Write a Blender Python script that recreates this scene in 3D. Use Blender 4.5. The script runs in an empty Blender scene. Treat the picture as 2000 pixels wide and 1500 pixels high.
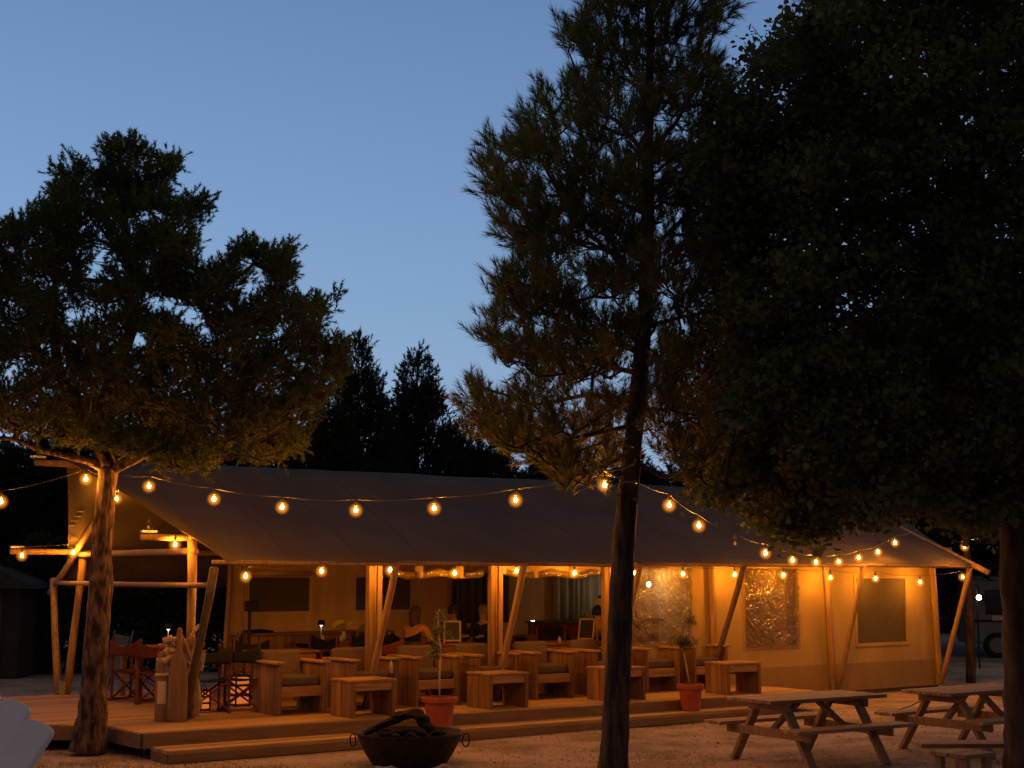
import bpy, math, random
import numpy as np
from mathutils import Vector, Matrix, noise

scene = bpy.context.scene
COL = scene.collection
rad = math.radians

# ------------------------------------------------------------------ camera
EYE, PITCH = 2.15, math.atan(370 / 2800)
cam = bpy.data.cameras.new("camera")
cam.lens = 50.4; cam.sensor_width = 36; cam.clip_start = .1; cam.clip_end = 2000
co = bpy.data.objects.new("camera", cam); COL.objects.link(co)
co.location = (0, 0, EYE); co.rotation_euler = (rad(90) + PITCH, 0, 0)
scene.camera = co

# ------------------------------------------------------------------ dusk sky
world = bpy.data.worlds.new("World"); scene.world = world
world.use_nodes = True
nt = world.node_tree; nt.nodes.clear()
def wn(t, **k):
    n = nt.nodes.new(t)
    for a, b in k.items(): setattr(n, a, b)
    return n
tc = wn("ShaderNodeTexCoord"); sx = wn("ShaderNodeSeparateXYZ"); rp = wn("ShaderNodeValToRGB")
bg = wn("ShaderNodeBackground"); ow = wn("ShaderNodeOutputWorld")
nt.links.new(tc.outputs["Generated"], sx.inputs[0])
nt.links.new(sx.outputs["Z"], rp.inputs[0])
# the afterglow lies ahead (north-west): the sky behind the viewer is already dark, the left a little brighter
my = wn("ShaderNodeMapRange"); my.interpolation_type = 'SMOOTHSTEP'
for k_, v_ in (("From Min", -.5), ("From Max", .85), ("To Min", .33), ("To Max", 1.0)): my.inputs[k_].default_value = v_
nt.links.new(sx.outputs["Y"], my.inputs[0])
mx_ = wn("ShaderNodeMapRange")
for k_, v_ in (("From Min", -.4), ("From Max", .4), ("To Min", 1.10), ("To Max", .88)): mx_.inputs[k_].default_value = v_
nt.links.new(sx.outputs["X"], mx_.inputs[0])
mm_ = wn("ShaderNodeMath", operation='MULTIPLY'); nt.links.new(my.outputs[0], mm_.inputs[0]); nt.links.new(mx_.outputs[0], mm_.inputs[1])
nt.links.new(mm_.outputs[0], bg.inputs[1])
bk = wn("ShaderNodeMapRange"); bk.interpolation_type = 'SMOOTHSTEP'
for k_, v_ in (("From Min", .55), ("From Max", -.35), ("To Min", 0.0), ("To Max", 1.0)): bk.inputs[k_].default_value = v_
nt.links.new(sx.outputs["Y"], bk.inputs[0])
gm = wn("ShaderNodeMix", data_type='RGBA'); gm.inputs[7].default_value = (.30, .255, .27, 1)
nt.links.new(bk.outputs[0], gm.inputs[0]); nt.links.new(rp.outputs[0], gm.inputs[6])
nt.links.new(gm.outputs[2], bg.inputs[0]); nt.links.new(bg.outputs[0], ow.inputs[0])
bg.inputs[1].default_value = 1.0
stops = [(0.0, (.30, .40, .59)), (.10, (.288, .415, .62)), (.16, (.240, .385, .595)), (.26, (.185, .315, .55)),
         (.39, (.130, .237, .455)), (.6, (.070, .10, .17)), (1.0, (.034, .042, .062))]
el = rp.color_ramp.elements
el[0].position = 0; el[0].color = (*stops[0][1], 1)
el[1].position = 1; el[1].color = (*stops[-1][1], 1)
for p_, c_ in stops[1:-1]:
    e_ = el.new(p_); e_.color = (*c_, 1)

scene.view_settings.view_transform = 'Standard'
scene.view_settings.look = 'None'
scene.view_settings.exposure = 0
scene.view_settings.gamma = 1
scene.cycles.use_denoising = True
scene.cycles.max_bounces = 6
scene.cycles.transparent_max_bounces = 12
scene.cycles.sample_clamp_indirect = 3.0
scene.cycles.use_light_tree = True

BULB_STRENGTH = 1250.0
WARM = (1.0, .345, .026)

# ------------------------------------------------------------------ frames
F = 2800.0
cp, sp = math.cos(PITCH), math.sin(PITCH)
def ray(x, y):
    a = (x - 1000) / F; b = (750 - y) / F
    return Vector((a, cp - b * sp, sp + b * cp))
def at(x, y, d):            # point seen in direction (x, y), at world depth Y = d
    r = ray(x, y); t = d / r.y
    return Vector((0, 0, EYE)) + r * t
def onz(x, y, z):           # point on the horizontal plane z
    r = ray(x, y); t = (z - EYE) / r.z
    return Vector((0, 0, EYE)) + r * t
TH = rad(35.2)
U = Vector((math.cos(TH), math.sin(TH), 0)); V = Vector((-math.sin(TH), math.cos(TH), 0))
O = Vector((-4.16, 18.87, 0))
def W(u, v, z): return O + U * u + V * v + Vector((0, 0, z))

# ------------------------------------------------------------------ materials
def new_mat(name):
    m = bpy.data.materials.new(name); m.use_nodes = True
    n = m.node_tree.nodes; b = n["Principled BSDF"]
    return m, m.node_tree, b
def link(t, a, b): t.links.new(a, b)
def noisy(name, c1, c2, scale=4, stretch=(1, 1, 1), rough=.8, bump=.2, detail=6, coord="Object", spec=.3, mid=(.35, .65), bdist=.01):
    m, t, b = new_mat(name)
    tcn = t.nodes.new("ShaderNodeTexCoord"); mp = t.nodes.new("ShaderNodeMapping")
    mp.inputs["Scale"].default_value = stretch
    nz = t.nodes.new("ShaderNodeTexNoise"); nz.inputs["Scale"].default_value = scale; nz.inputs["Detail"].default_value = detail
    r = t.nodes.new("ShaderNodeValToRGB")
    r.color_ramp.elements[0].position = mid[0]; r.color_ramp.elements[1].position = mid[1]
    r.color_ramp.elements[0].color = (*c1, 1); r.color_ramp.elements[1].color = (*c2, 1)
    link(t, tcn.outputs[coord], mp.inputs[0]); link(t, mp.outputs[0], nz.inputs["Vector"])
    link(t, nz.outputs[0], r.inputs[0]); link(t, r.outputs[0], b.inputs["Base Color"])
    b.inputs["Roughness"].default_value = rough; b.inputs["Specular IOR Level"].default_value = spec
    if bump:
        bp = t.nodes.new("ShaderNodeBump"); bp.inputs["Strength"].default_value = bump; bp.inputs["Distance"].default_value = bdist
        link(t, nz.outputs[0], bp.inputs["Height"]); link(t, bp.outputs[0], b.inputs["Normal"])
    return m
def plain(name, c, rough=.6, spec=.4, metal=0):
    m, t, b = new_mat(name)
    b.inputs["Base Color"].default_value = (*c, 1); b.inputs["Roughness"].default_value = rough
    b.inputs["Specular IOR Level"].default_value = spec; b.inputs["Metallic"].default_value = metal
    return m
def wood(name, c1, c2, axis=2, plank=None, paxis=0, rough=.7):
    """grain along `axis`; optional plank joints every `plank` m across `paxis`"""
    m, t, b = new_mat(name)
    tcn = t.nodes.new("ShaderNodeTexCoord"); mp = t.nodes.new("ShaderNodeMapping")
    s = [14, 14, 14]; s[axis] = 1.2
    mp.inputs["Scale"].default_value = s
    oi = t.nodes.new("ShaderNodeObjectInfo")
    nz = t.nodes.new("ShaderNodeTexNoise"); nz.noise_dimensions = '4D'
    nz.inputs["Scale"].default_value = 1.6; nz.inputs["Detail"].default_value = 7; nz.inputs["Distortion"].default_value = .6
    mu = t.nodes.new("ShaderNodeMath"); mu.operation = 'MULTIPLY'; mu.inputs[1].default_value = 37
    link(t, oi.outputs["Random"], mu.inputs[0]); link(t, mu.outputs[0], nz.inputs["W"])
    link(t, tcn.outputs["Object"], mp.inputs[0]); link(t, mp.outputs[0], nz.inputs["Vector"])
    r = t.nodes.new("ShaderNodeValToRGB")
    r.color_ramp.elements[0].position = .3; r.color_ramp.elements[1].position = .7
    r.color_ramp.elements[0].color = (*c1, 1); r.color_ramp.elements[1].color = (*c2, 1)
    link(t, nz.outputs[0], r.inputs[0])
    outc = r.outputs[0]; h = nz.outputs[0]
    if plank:
        sp_ = t.nodes.new("ShaderNodeSeparateXYZ"); link(t, tcn.outputs["Object"], sp_.inputs[0])
        dv = t.nodes.new("ShaderNodeMath"); dv.operation = 'DIVIDE'; dv.inputs[1].default_value = plank
        link(t, sp_.outputs[paxis], dv.inputs[0])
        fl = t.nodes.new("ShaderNodeMath"); fl.operation = 'FLOOR'; link(t, dv.outputs[0], fl.inputs[0])
        wn_ = t.nodes.new("ShaderNodeTexWhiteNoise"); wn_.noise_dimensions = '1D'; link(t, fl.outputs[0], wn_.inputs["W"])
        mr = t.nodes.new("ShaderNodeMapRange"); mr.inputs["To Min"].default_value = .6; mr.inputs["To Max"].default_value = 1.15
        link(t, wn_.outputs["Value"], mr.inputs[0])
        fr = t.nodes.new("ShaderNodeMath"); fr.operation = 'FRACT'; link(t, dv.outputs[0], fr.inputs[0])
        gt = t.nodes.new("ShaderNodeMath"); gt.operation = 'GREATER_THAN'; gt.inputs[1].default_value = .05
        link(t, fr.outputs[0], gt.inputs[0])
        mr2 = t.nodes.new("ShaderNodeMapRange"); mr2.inputs["To Min"].default_value = .25; link(t, gt.outputs[0], mr2.inputs[0])
        m1 = t.nodes.new("ShaderNodeMath"); m1.operation = 'MULTIPLY'; link(t, mr.outputs[0], m1.inputs[0]); link(t, mr2.outputs[0], m1.inputs[1])
        mx = t.nodes.new("ShaderNodeMix"); mx.data_type = 'RGBA'; mx.blend_type = 'MULTIPLY'; mx.inputs[0].default_value = 1
        link(t, outc, mx.inputs[6]); link(t, m1.outputs[0], mx.inputs[7]); outc = mx.outputs[2]
    link(t, outc, b.inputs["Base Color"])
    bp = t.nodes.new("ShaderNodeBump"); bp.inputs["Strength"].default_value = .25; bp.inputs["Distance"].default_value = .004
    link(t, h, bp.inputs["Height"]); link(t, bp.outputs[0], b.inputs["Normal"])
    b.inputs["Roughness"].default_value = rough; b.inputs["Specular IOR Level"].default_value = .3
    return m
def emitter(name, c, s, base=(0, 0, 0)):
    m, t, b = new_mat(name)
    b.inputs["Base Color"].default_value = (*base, 1)
    b.inputs["Emission Color"].default_value = (*c, 1); b.inputs["Emission Strength"].default_value = s
    return m

M = {}
M['furn'] = wood("furniture_wood", (.24, .125, .055), (.46, .26, .12), 2, .14, 1)
M['furnx'] = wood("furniture_wood_long", (.24, .125, .055), (.46, .26, .12), 0)
M['picnic'] = wood("picnic_wood", (.34, .19, .09), (.56, .34, .17), 0, .14, 1)
M['picleg'] = wood("picnic_leg_wood", (.22, .135, .075), (.40, .25, .14), 2)
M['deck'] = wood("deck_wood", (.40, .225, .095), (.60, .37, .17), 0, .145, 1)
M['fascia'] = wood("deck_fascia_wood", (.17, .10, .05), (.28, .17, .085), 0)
M['pole'] = wood("pole_wood", (.22, .125, .06), (.40, .25, .13), 2)
M['post'] = wood("post_wood", (.28, .15, .06), (.46, .27, .12), 2, .11, 0)
M['redwood'] = wood("stained_chair_wood", (.09, .022, .01), (.18, .05, .022), 2)
M['table'] = wood("dining_table_wood", (.26, .11, .045), (.42, .20, .085), 0, .16, 1, .55)
M['panel'] = wood("panel_wood", (.24, .13, .055), (.38, .22, .10), 2, .16, 0)
M['drift'] = wood("driftwood", (.30, .23, .17), (.55, .44, .34), 2)
M['paddle'] = wood("cut_out_board_wood", (.20, .115, .075), (.33, .20, .13), 2)
M['darkstick'] = wood("dark_pole_wood", (.07, .045, .028), (.15, .10, .06), 2)
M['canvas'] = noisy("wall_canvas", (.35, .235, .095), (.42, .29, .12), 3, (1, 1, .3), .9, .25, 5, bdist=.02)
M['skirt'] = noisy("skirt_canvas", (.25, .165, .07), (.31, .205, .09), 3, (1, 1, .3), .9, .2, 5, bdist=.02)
M['backcanvas'] = noisy("lining_canvas", (.50, .33, .15), (.62, .42, .20), 2, (3, 3, .2), .9, .3, 5, bdist=.02)
M['cushion'] = noisy("cushion_fabric", (.10, .066, .062), (.14, .095, .088), 40, (1, 1, 1), .95, .15, 3)
M['black'] = noisy("black_canvas", (.010, .009, .009), (.02, .017, .016), 30, (1, 1, 1), .9, .1, 3)
M['blackmetal'] = plain("black_metal", (.015, .013, .012), .6, .25)
M['terracotta'] = noisy("terracotta", (.30, .065, .035), (.40, .095, .05), 6, (1, 1, 1), .7, .1, 4)
M['soil'] = noisy("potting_soil", (.02, .014, .01), (.05, .035, .025), 30, (1, 1, 1), 1, .5, 3)
M['rust'] = noisy("burnt_iron", (.012, .007, .005), (.045, .02, .012), 8, (1, 1, 1), .65, .35, 6)
M['char'] = noisy("charred_wood", (.012, .008, .007), (.05, .026, .018), 9, (1, 1, 3), .9, .6, 6, bdist=.02)
M['stone'] = noisy("stone", (.12, .12, .13), (.26, .26, .28), 6, (1, 1, 1), .85, .4, 6)
M['white'] = noisy("white_plank_paint", (.80, .74, .72), (.88, .82, .80), 5, (1, 1, 1), .5, .05, 3)
M['rubber'] = plain("cable_black", (.10, .08, .06), .5)
M['cable'] = plain("pale_cable", (.30, .26, .2), .5)
M['chalk'] = plain("chalkboard", (.008, .008, .008), .5)
M['frame'] = wood("light_frame_wood", (.38, .22, .10), (.52, .33, .16), 2)
M['paper'] = plain("paper", (.62, .52, .38), .8)
M['mesh'] = noisy("insect_mesh", (.085, .065, .035), (.12, .09, .05), 60, (1, 1, 1), .8, 0, 2)
M['curtain'] = noisy("grey_curtain", (.20, .20, .17), (.42, .42, .36), 5, (3.2, 3.2, .05), .9, .6, 3, bdist=.05)
M['skin'] = noisy("skin", (.42, .22, .15), (.48, .26, .18), 8, (1, 1, 1), .55, 0, 2)
M['van'] = noisy("van_paint", (.16, .165, .18), (.20, .205, .22), 2, rough=.5, bump=0)
M['glassdark'] = plain("dark_glass", (.01, .01, .012), .1, .5)
M['glass'] = plain("glass", (.55, .52, .45), .08, .6)
M['bark'] = noisy("pine_bark", (.030, .018, .013), (.19, .11, .075), 11, (1.5, 1.5, .5), .9, 1.0, 8, mid=(.4, .62), bdist=.04)
M['bark2'] = noisy("dark_bark", (.030, .022, .018), (.12, .075, .05), 10, (1.5, 1.5, .25), .9, 1.0, 8, mid=(.4, .62), bdist=.04)
M['bark3'] = noisy("smooth_bark", (.030, .025, .022), (.085, .065, .055), 7, (1, 1, .35), .9, .8, 8, mid=(.4, .62), bdist=.03)
M['silver'] = plain("bracket_metal", (.5, .48, .45), .35, .5, .8)
M['sage'] = noisy("dark_green_roof", (.03, .035, .04), (.05, .06, .065), 3)
M['farwall'] = noisy("far_dark_boards", (.03, .025, .022), (.05, .042, .036), 3)

def foliage(name, c1, c2, rough=.55):
    m, t, b = new_mat(name)
    g = t.nodes.new("ShaderNodeNewGeometry"); tcn = t.nodes.new("ShaderNodeTexCoord")
    nz = t.nodes.new("ShaderNodeTexNoise"); nz.inputs["Scale"].default_value = 1.4; nz.inputs["Detail"].default_value = 4
    link(t, tcn.outputs["Object"], nz.inputs["Vector"])
    ad = t.nodes.new("ShaderNodeMath"); ad.operation = 'ADD'
    ms = t.nodes.new("ShaderNodeMath"); ms.operation = 'MULTIPLY'; ms.inputs[1].default_value = .5
    link(t, g.outputs["Random Per Island"], ms.inputs[0]); link(t, ms.outputs[0], ad.inputs[0])
    s2 = t.nodes.new("ShaderNodeMath"); s2.operation = 'SUBTRACT'; s2.inputs[1].default_value = .25
    link(t, nz.outputs[0], s2.inputs[0]); link(t, s2.outputs[0], ad.inputs[1])
    r = t.nodes.new("ShaderNodeValToRGB")
    r.color_ramp.elements[0].position = .15; r.color_ramp.elements[1].position = .85
    r.color_ramp.elements[0].color = (*c1, 1); r.color_ramp.elements[1].color = (*c2, 1)
    link(t, ad.outputs[0], r.inputs[0]); link(t, r.outputs[0], b.inputs["Base Color"])
    b.inputs["Roughness"].default_value = rough; b.inputs["Specular IOR Level"].default_value = .35
    tr = t.nodes.new("ShaderNodeBsdfTranslucent"); ms = t.nodes.new("ShaderNodeMixShader"); ms.inputs[0].default_value = .42
    mc_ = t.nodes.new("ShaderNodeMix"); mc_.data_type = 'RGBA'; mc_.blend_type = 'MULTIPLY'; mc_.inputs[0].default_value = 1; mc_.inputs[7].default_value = (2.3, 2.2, 1.3, 1)
    link(t, r.outputs[0], mc_.inputs[6]); link(t, mc_.outputs[2], tr.inputs[0])
    link(t, b.outputs[0], ms.inputs[1]); link(t, tr.outputs[0], ms.inputs[2]); link(t, ms.outputs[0], t.nodes["Material Output"].inputs[0])
    return m
M['needle'] = foliage("pine_needles", (.030, .042, .015), (.12, .135, .038))
M['needle2'] = foliage("long_pine_needles", (.045, .052, .016), (.19, .175, .048))
M['leaf'] = foliage("broad_leaves", (.024, .036, .017), (.125, .14, .058), .75)
M['olive'] = foliage("olive_leaves", (.05, .06, .03), (.14, .14, .07))
M['farneedle'] = foliage("far_needles", (.014, .019, .010), (.03, .038, .018), .7)
M['orchid'] = plain("yellow_flower", (.55, .5, .06), .6)

# roof canvas with seam strips across its local x axis
def roof_mat():
    m, t, b = new_mat("roof_canvas")
    tcn = t.nodes.new("ShaderNodeTexCoord"); s = t.nodes.new("ShaderNodeSeparateXYZ"); link(t, tcn.outputs["Object"], s.inputs[0])
    nz = t.nodes.new("ShaderNodeTexNoise"); nz.inputs["Scale"].default_value = 1.1; nz.inputs["Detail"].default_value = 6
    link(t, tcn.outputs["Object"], nz.inputs["Vector"])
    dv = t.nodes.new("ShaderNodeMath"); dv.operation = 'DIVIDE'; dv.inputs[1].default_value = 1.04; link(t, s.outputs[0], dv.inputs[0])
    fr = t.nodes.new("ShaderNodeMath"); fr.operation = 'FRACT'; link(t, dv.outputs[0], fr.inputs[0])
    lt = t.nodes.new("ShaderNodeMath"); lt.operation = 'LESS_THAN'; lt.inputs[1].default_value = .045; link(t, fr.outputs[0], lt.inputs[0])
    r = t.nodes.new("ShaderNodeValToRGB")
    r.color_ramp.elements[0].position = .3; r.color_ramp.elements[1].position = .7
    r.color_ramp.elements[0].color = (.12, .090, .072, 1); r.color_ramp.elements[1].color = (.17, .125, .10, 1)
    link(t, nz.outputs[0], r.inputs[0])
    mx = t.nodes.new("ShaderNodeMix"); mx.data_type = 'RGBA'; mx.inputs[7].default_value = (.125, .09, .070, 1)
    link(t, lt.outputs[0], mx.inputs[0]); link(t, r.outputs[0], mx.inputs[6]); link(t, mx.outputs[2], b.inputs["Base Color"])
    bp = t.nodes.new("ShaderNodeBump"); bp.inputs["Strength"].default_value = .5; bp.inputs["Distance"].default_value = .10
    link(t, nz.outputs[0], bp.inputs["Height"]); link(t, bp.outputs[0], b.inputs["Normal"])
    b.inputs["Roughness"].default_value = .85; b.inputs["Specular IOR Level"].default_value = .2
    # thin cloth lets a little light through
    tr = t.nodes.new("ShaderNodeBsdfTranslucent"); tr.inputs[0].default_value = (.20, .15, .10, 1)
    ms = t.nodes.new("ShaderNodeMixShader"); ms.inputs[0].default_value = .12
    link(t, b.outputs[0], ms.inputs[1]); link(t, tr.outputs[0], ms.inputs[2])
    link(t, ms.outputs[0], t.nodes["Material Output"].inputs[0])
    return m
M['roof'] = roof_mat()

# crinkled clear window film
def film_mat():
    m, t, b = new_mat("clear_film")
    b.inputs["Base Color"].default_value = (.15, .095, .018, 1); b.inputs["Roughness"].default_value = .85
    b.inputs["Specular IOR Level"].default_value = .05
    b.inputs["Coat Weight"].default_value = 1.0; b.inputs["Coat Roughness"].default_value = .085; b.inputs["Coat IOR"].default_value = 2.3
    tcn = t.nodes.new("ShaderNodeTexCoord"); nz = t.nodes.new("ShaderNodeTexNoise")
    nz.inputs["Scale"].default_value = 5; nz.inputs["Detail"].default_value = 3; nz.inputs["Distortion"].default_value = 1.0
    link(t, tcn.outputs["Object"], nz.inputs["Vector"])
    va = t.nodes.new("ShaderNodeVectorMath"); va.operation = 'SCALE'; va.inputs["Scale"].default_value = .35; link(t, nz.outputs["Color"], va.inputs[0])
    vb = t.nodes.new("ShaderNodeVectorMath"); vb.operation = 'ADD'; link(t, tcn.outputs["Object"], vb.inputs[0]); link(t, va.outputs[0], vb.inputs[1])
    vo = t.nodes.new("ShaderNodeTexVoronoi"); vo.inputs["Scale"].default_value = 10; link(t, vb.outputs[0], vo.inputs["Vector"])
    ad = t.nodes.new("ShaderNodeMath"); ad.operation = 'ADD'; link(t, nz.outputs[0], ad.inputs[0]); link(t, vo.outputs["Distance"], ad.inputs[1])
    bp = t.nodes.new("ShaderNodeBump"); bp.inputs["Strength"].default_value = 1.0; bp.inputs["Distance"].default_value = .03
    link(t, ad.outputs[0], bp.inputs["Height"]); link(t, bp.outputs[0], b.inputs["Coat Normal"])
    tp = t.nodes.new("ShaderNodeBsdfTransparent"); ms = t.nodes.new("ShaderNodeMixShader"); ms.inputs[0].default_value = .33
    link(t, b.outputs[0], ms.inputs[1]); link(t, tp.outputs[0], ms.inputs[2]); link(t, ms.outputs[0], t.nodes["Material Output"].inputs[0])
    return m
M['film'] = film_mat()

def gravel_mat():
    m, t, b = new_mat("gravel_ground")
    tcn = t.nodes.new("ShaderNodeTexCoord")
    n1 = t.nodes.new("ShaderNodeTexNoise"); n1.inputs["Scale"].default_value = .9; n1.inputs["Detail"].default_value = 8; n1.inputs["Roughness"].default_value = .7
    n2 = t.nodes.new("ShaderNodeTexNoise"); n2.inputs["Scale"].default_value = 22; n2.inputs["Detail"].default_value = 4
    vo = t.nodes.new("ShaderNodeTexVoronoi"); vo.inputs["Scale"].default_value = 28
    for n in (n1, n2, vo): link(t, tcn.outputs["Object"], n.inputs["Vector"])
    r1 = t.nodes.new("ShaderNodeValToRGB")
    r1.color_ramp.elements[0].position = .42; r1.color_ramp.elements[1].position = .56
    r1.color_ramp.elements[0].color = (.30, .22, .13, 1); r1.color_ramp.elements[1].color = (.52, .37, .29, 1)
    r2 = t.nodes.new("ShaderNodeValToRGB")
    r2.color_ramp.elements[0].position = .3; r2.color_ramp.elements[1].position = .6
    r2.color_ramp.elements[0].color = (.62, .60, .58, 1); r2.color_ramp.elements[1].color = (1, 1, 1, 1)
    mx = t.nodes.new("ShaderNodeMix"); mx.data_type = 'RGBA'; mx.blend_type = 'MULTIPLY'; mx.inputs[0].default_value = 1
    link(t, n1.outputs[0], r1.inputs[0]); link(t, n2.outputs[0], r2.inputs[0]); link(t, r1.outputs[0], mx.inputs[6]); link(t, r2.outputs[0], mx.inputs[7])
    link(t, mx.outputs[2], b.inputs["Base Color"]); b.inputs["Roughness"].default_value = .95
    bp = t.nodes.new("ShaderNodeBump"); bp.inputs["Strength"].default_value = .5; bp.inputs["Distance"].default_value = .025
    n3 = t.nodes.new("ShaderNodeTexNoise"); n3.inputs["Scale"].default_value = 2.6; n3.inputs["Detail"].default_value = 3; link(t, tcn.outputs["Object"], n3.inputs["Vector"])
    b2 = t.nodes.new("ShaderNodeBump"); b2.inputs["Strength"].default_value = .6; b2.inputs["Distance"].default_value = .16
    link(t, n3.outputs[0], b2.inputs["Height"]); link(t, b2.outputs[0], bp.inputs["Normal"])
    link(t, vo.outputs["Distance"], bp.inputs["Height"]); link(t, bp.outputs[0], b.inputs["Normal"])
    return m
M['gravel'] = gravel_mat()

M['core'] = emitter("bulb_filament_glow", WARM, BULB_STRENGTH)
# halo added round each bulb: see-through, emission fades outward as a painted glow
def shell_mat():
    m = bpy.data.materials.new("bulb_halo"); m.use_nodes = True; t = m.node_tree; t.nodes.clear()
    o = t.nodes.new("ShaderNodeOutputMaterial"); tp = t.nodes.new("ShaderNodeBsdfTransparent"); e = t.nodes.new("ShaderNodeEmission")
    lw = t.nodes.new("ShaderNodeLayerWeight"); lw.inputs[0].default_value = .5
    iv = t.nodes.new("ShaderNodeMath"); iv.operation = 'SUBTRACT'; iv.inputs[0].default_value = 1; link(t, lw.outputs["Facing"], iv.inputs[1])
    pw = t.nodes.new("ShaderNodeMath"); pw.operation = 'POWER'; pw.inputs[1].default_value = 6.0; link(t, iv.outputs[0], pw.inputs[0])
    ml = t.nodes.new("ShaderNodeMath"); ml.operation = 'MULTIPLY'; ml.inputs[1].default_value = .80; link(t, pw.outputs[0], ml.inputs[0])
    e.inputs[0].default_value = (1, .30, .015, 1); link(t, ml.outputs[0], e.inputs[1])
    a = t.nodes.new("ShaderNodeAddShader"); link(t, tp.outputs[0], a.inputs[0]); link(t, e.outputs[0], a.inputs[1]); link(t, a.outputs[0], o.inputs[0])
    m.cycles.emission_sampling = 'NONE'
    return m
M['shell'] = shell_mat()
M['lampwhite'] = emitter("table_lamp_glow", (1, .82, .55), 6)
M['flame'] = emitter("lantern_glow", (1, .23, .05), .6)
M['spot'] = emitter("far_lamp_glow", (1, .85, .45), 25)

# ------------------------------------------------------------------ mesh helpers
class MB:
    def __init__(s): s.v = []; s.f = []; s.smooth = False
    def add(s, vs, fs):
        o = len(s.v); s.v += [tuple(p) for p in vs]; s.f += [tuple(i + o for i in f) for f in fs]; return s
    def box(s, c, d, m=None):
        hx, hy, hz = d[0] / 2, d[1] / 2, d[2] / 2
        vs = [Vector((x, y, z)) for x in (-hx, hx) for y in (-hy, hy) for z in (-hz, hz)]
        if m is not None: vs = [m @ p for p in vs]
        vs = [p + Vector(c) for p in vs]
        return s.add(vs, [(0, 1, 3, 2), (4, 6, 7, 5), (0, 4, 5, 1), (2, 3, 7, 6), (0, 2, 6, 4), (1, 5, 7, 3)])
    def beam(s, a, b, w, h, up=(0, 0, 1)):
        a = Vector(a); b = Vector(b); d = (b - a); L = d.length; d.normalize()
        x = d.cross(Vector(up)); 
        if x.length < 1e-4: x = d.cross(Vector((0, 1, 0)))
        x.normalize(); z = x.cross(d)
        m = Matrix((x, d, z)).transposed()
        return s.box((a + b) / 2, (w, L, h), m)
    def tube(s, pts, r, n=8, cap=True):
        pts = [Vector(p) for p in pts]; k = len(pts)
        rs = list(r) if hasattr(r, '__len__') else [r] * k
        vs = []; prev = None
        for i, p in enumerate(pts):
            d = (pts[min(i + 1, k - 1)] - pts[max(i - 1, 0)])
            if d.length < 1e-7: d = Vector((0, 0, 1))
            d.normalize()
            if prev is None:
                x = d.orthogonal().normalized()
            else:
                x = prev - d * prev.dot(d)
                x = x.normalized() if x.length > 1e-5 else d.orthogonal().normalized()
            prev = x; y = d.cross(x)
            for j in range(n):
                a = 2 * math.pi * j / n
                vs.append(p + (x * math.cos(a) + y * math.sin(a)) * rs[i])
        fs = []
        for i in range(k - 1):
            for j in range(n):
                fs.append((i * n + j, i * n + (j + 1) % n, (i + 1) * n + (j + 1) % n, (i + 1) * n + j))
        if cap:
            fs.append(tuple(reversed(range(n)))); fs.append(tuple((k - 1) * n + j for j in range(n)))
        return s.add(vs, fs)
    def lathe(s, prof, c=(0, 0, 0), n=20, sx=1, sy=1):
        vs = []; c = Vector(c); k = len(prof)
        for (r, z) in prof:
            for j in range(n):
                a = 2 * math.pi * j / n
                vs.append(c + Vector((r * sx * math.cos(a), r * sy * math.sin(a), z)))
        fs = [(i * n + j, i * n + (j + 1) % n, (i + 1) * n + (j + 1) % n, (i + 1) * n + j) for i in range(k - 1) for j in range(n)]
        fs.append(tuple(reversed(range(n)))); fs.append(tuple((k - 1) * n + j for j in range(n)))
        return s.add(vs, fs)
    def prism(s, poly, a, b):
        """poly: 2D points (x,z) extruded along y from a to b"""
        n = len(poly)
        vs = [(x, a, z) for x, z in poly] + [(x, b, z) for x, z in poly]
        fs = [tuple(range(n)), tuple(reversed(range(n, 2 * n)))] + [(i, i + n, (i + 1) % n + n, (i + 1) % n) for i in range(n)]
        return s.add(vs, fs)
    def build(s, name, mat, parent=None, smooth=False, bevel=0, loc=None, rz=0):
        me = bpy.data.meshes.new(name); me.from_pydata(s.v, [], s.f); me.update()
        if smooth:
            for p in me.polygons: p.use_smooth = True
        me.materials.append(mat)
        o = bpy.data.objects.new(name, me); COL.objects.link(o)
        if parent is not None: o.parent = parent
        if loc is not None: o.location = loc; o.rotation_euler = (0, 0, rz)
        if bevel:
            b = o.modifiers.new("edge", 'BEVEL'); b.width = bevel; b.segments = 2; b.limit_method = 'ANGLE'
        return o
def npmesh(name, verts, faces_flat, nper, mat, parent=None, smooth=False):
    """verts (N,3) array, faces (M,nper) int array"""
    me = bpy.data.meshes.new(name)
    N = len(verts); Mf = len(faces_flat)
    me.vertices.add(N); me.vertices.foreach_set("co", np.asarray(verts, dtype=np.float32).ravel())
    me.loops.add(Mf * nper); me.loops.foreach_set("vertex_index", np.asarray(faces_flat, dtype=np.int32).ravel())
    me.polygons.add(Mf); me.polygons.foreach_set("loop_start", np.arange(0, Mf * nper, nper, dtype=np.int32))
    me.update(calc_edges=True); me.validate()
    me.materials.append(mat)
    o = bpy.data.objects.new(name, me); COL.objects.link(o)
    if parent is not None: o.parent = parent
    return o
def tag(o, label=None, cat=None, group=None, kind=None):
    if label: o["label"] = label
    if cat: o["category"] = cat
    if group: o["group"] = group
    if kind: o["kind"] = kind
    return o
def empty(name, loc=(0, 0, 0), rz=0, **k):
    o = bpy.data.objects.new(name, None); COL.objects.link(o); o.location = loc; o.rotation_euler = (0, 0, rz)
    o.empty_display_size = .1
    return tag(o, **k)
def copy_tree(o, parent=None, **k):
    c = o.copy(); COL.objects.link(c)
    if parent is not None: c.parent = parent
    for ch in list(o.children): copy_tree(ch, c)
    return tag(c, **k)

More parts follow.
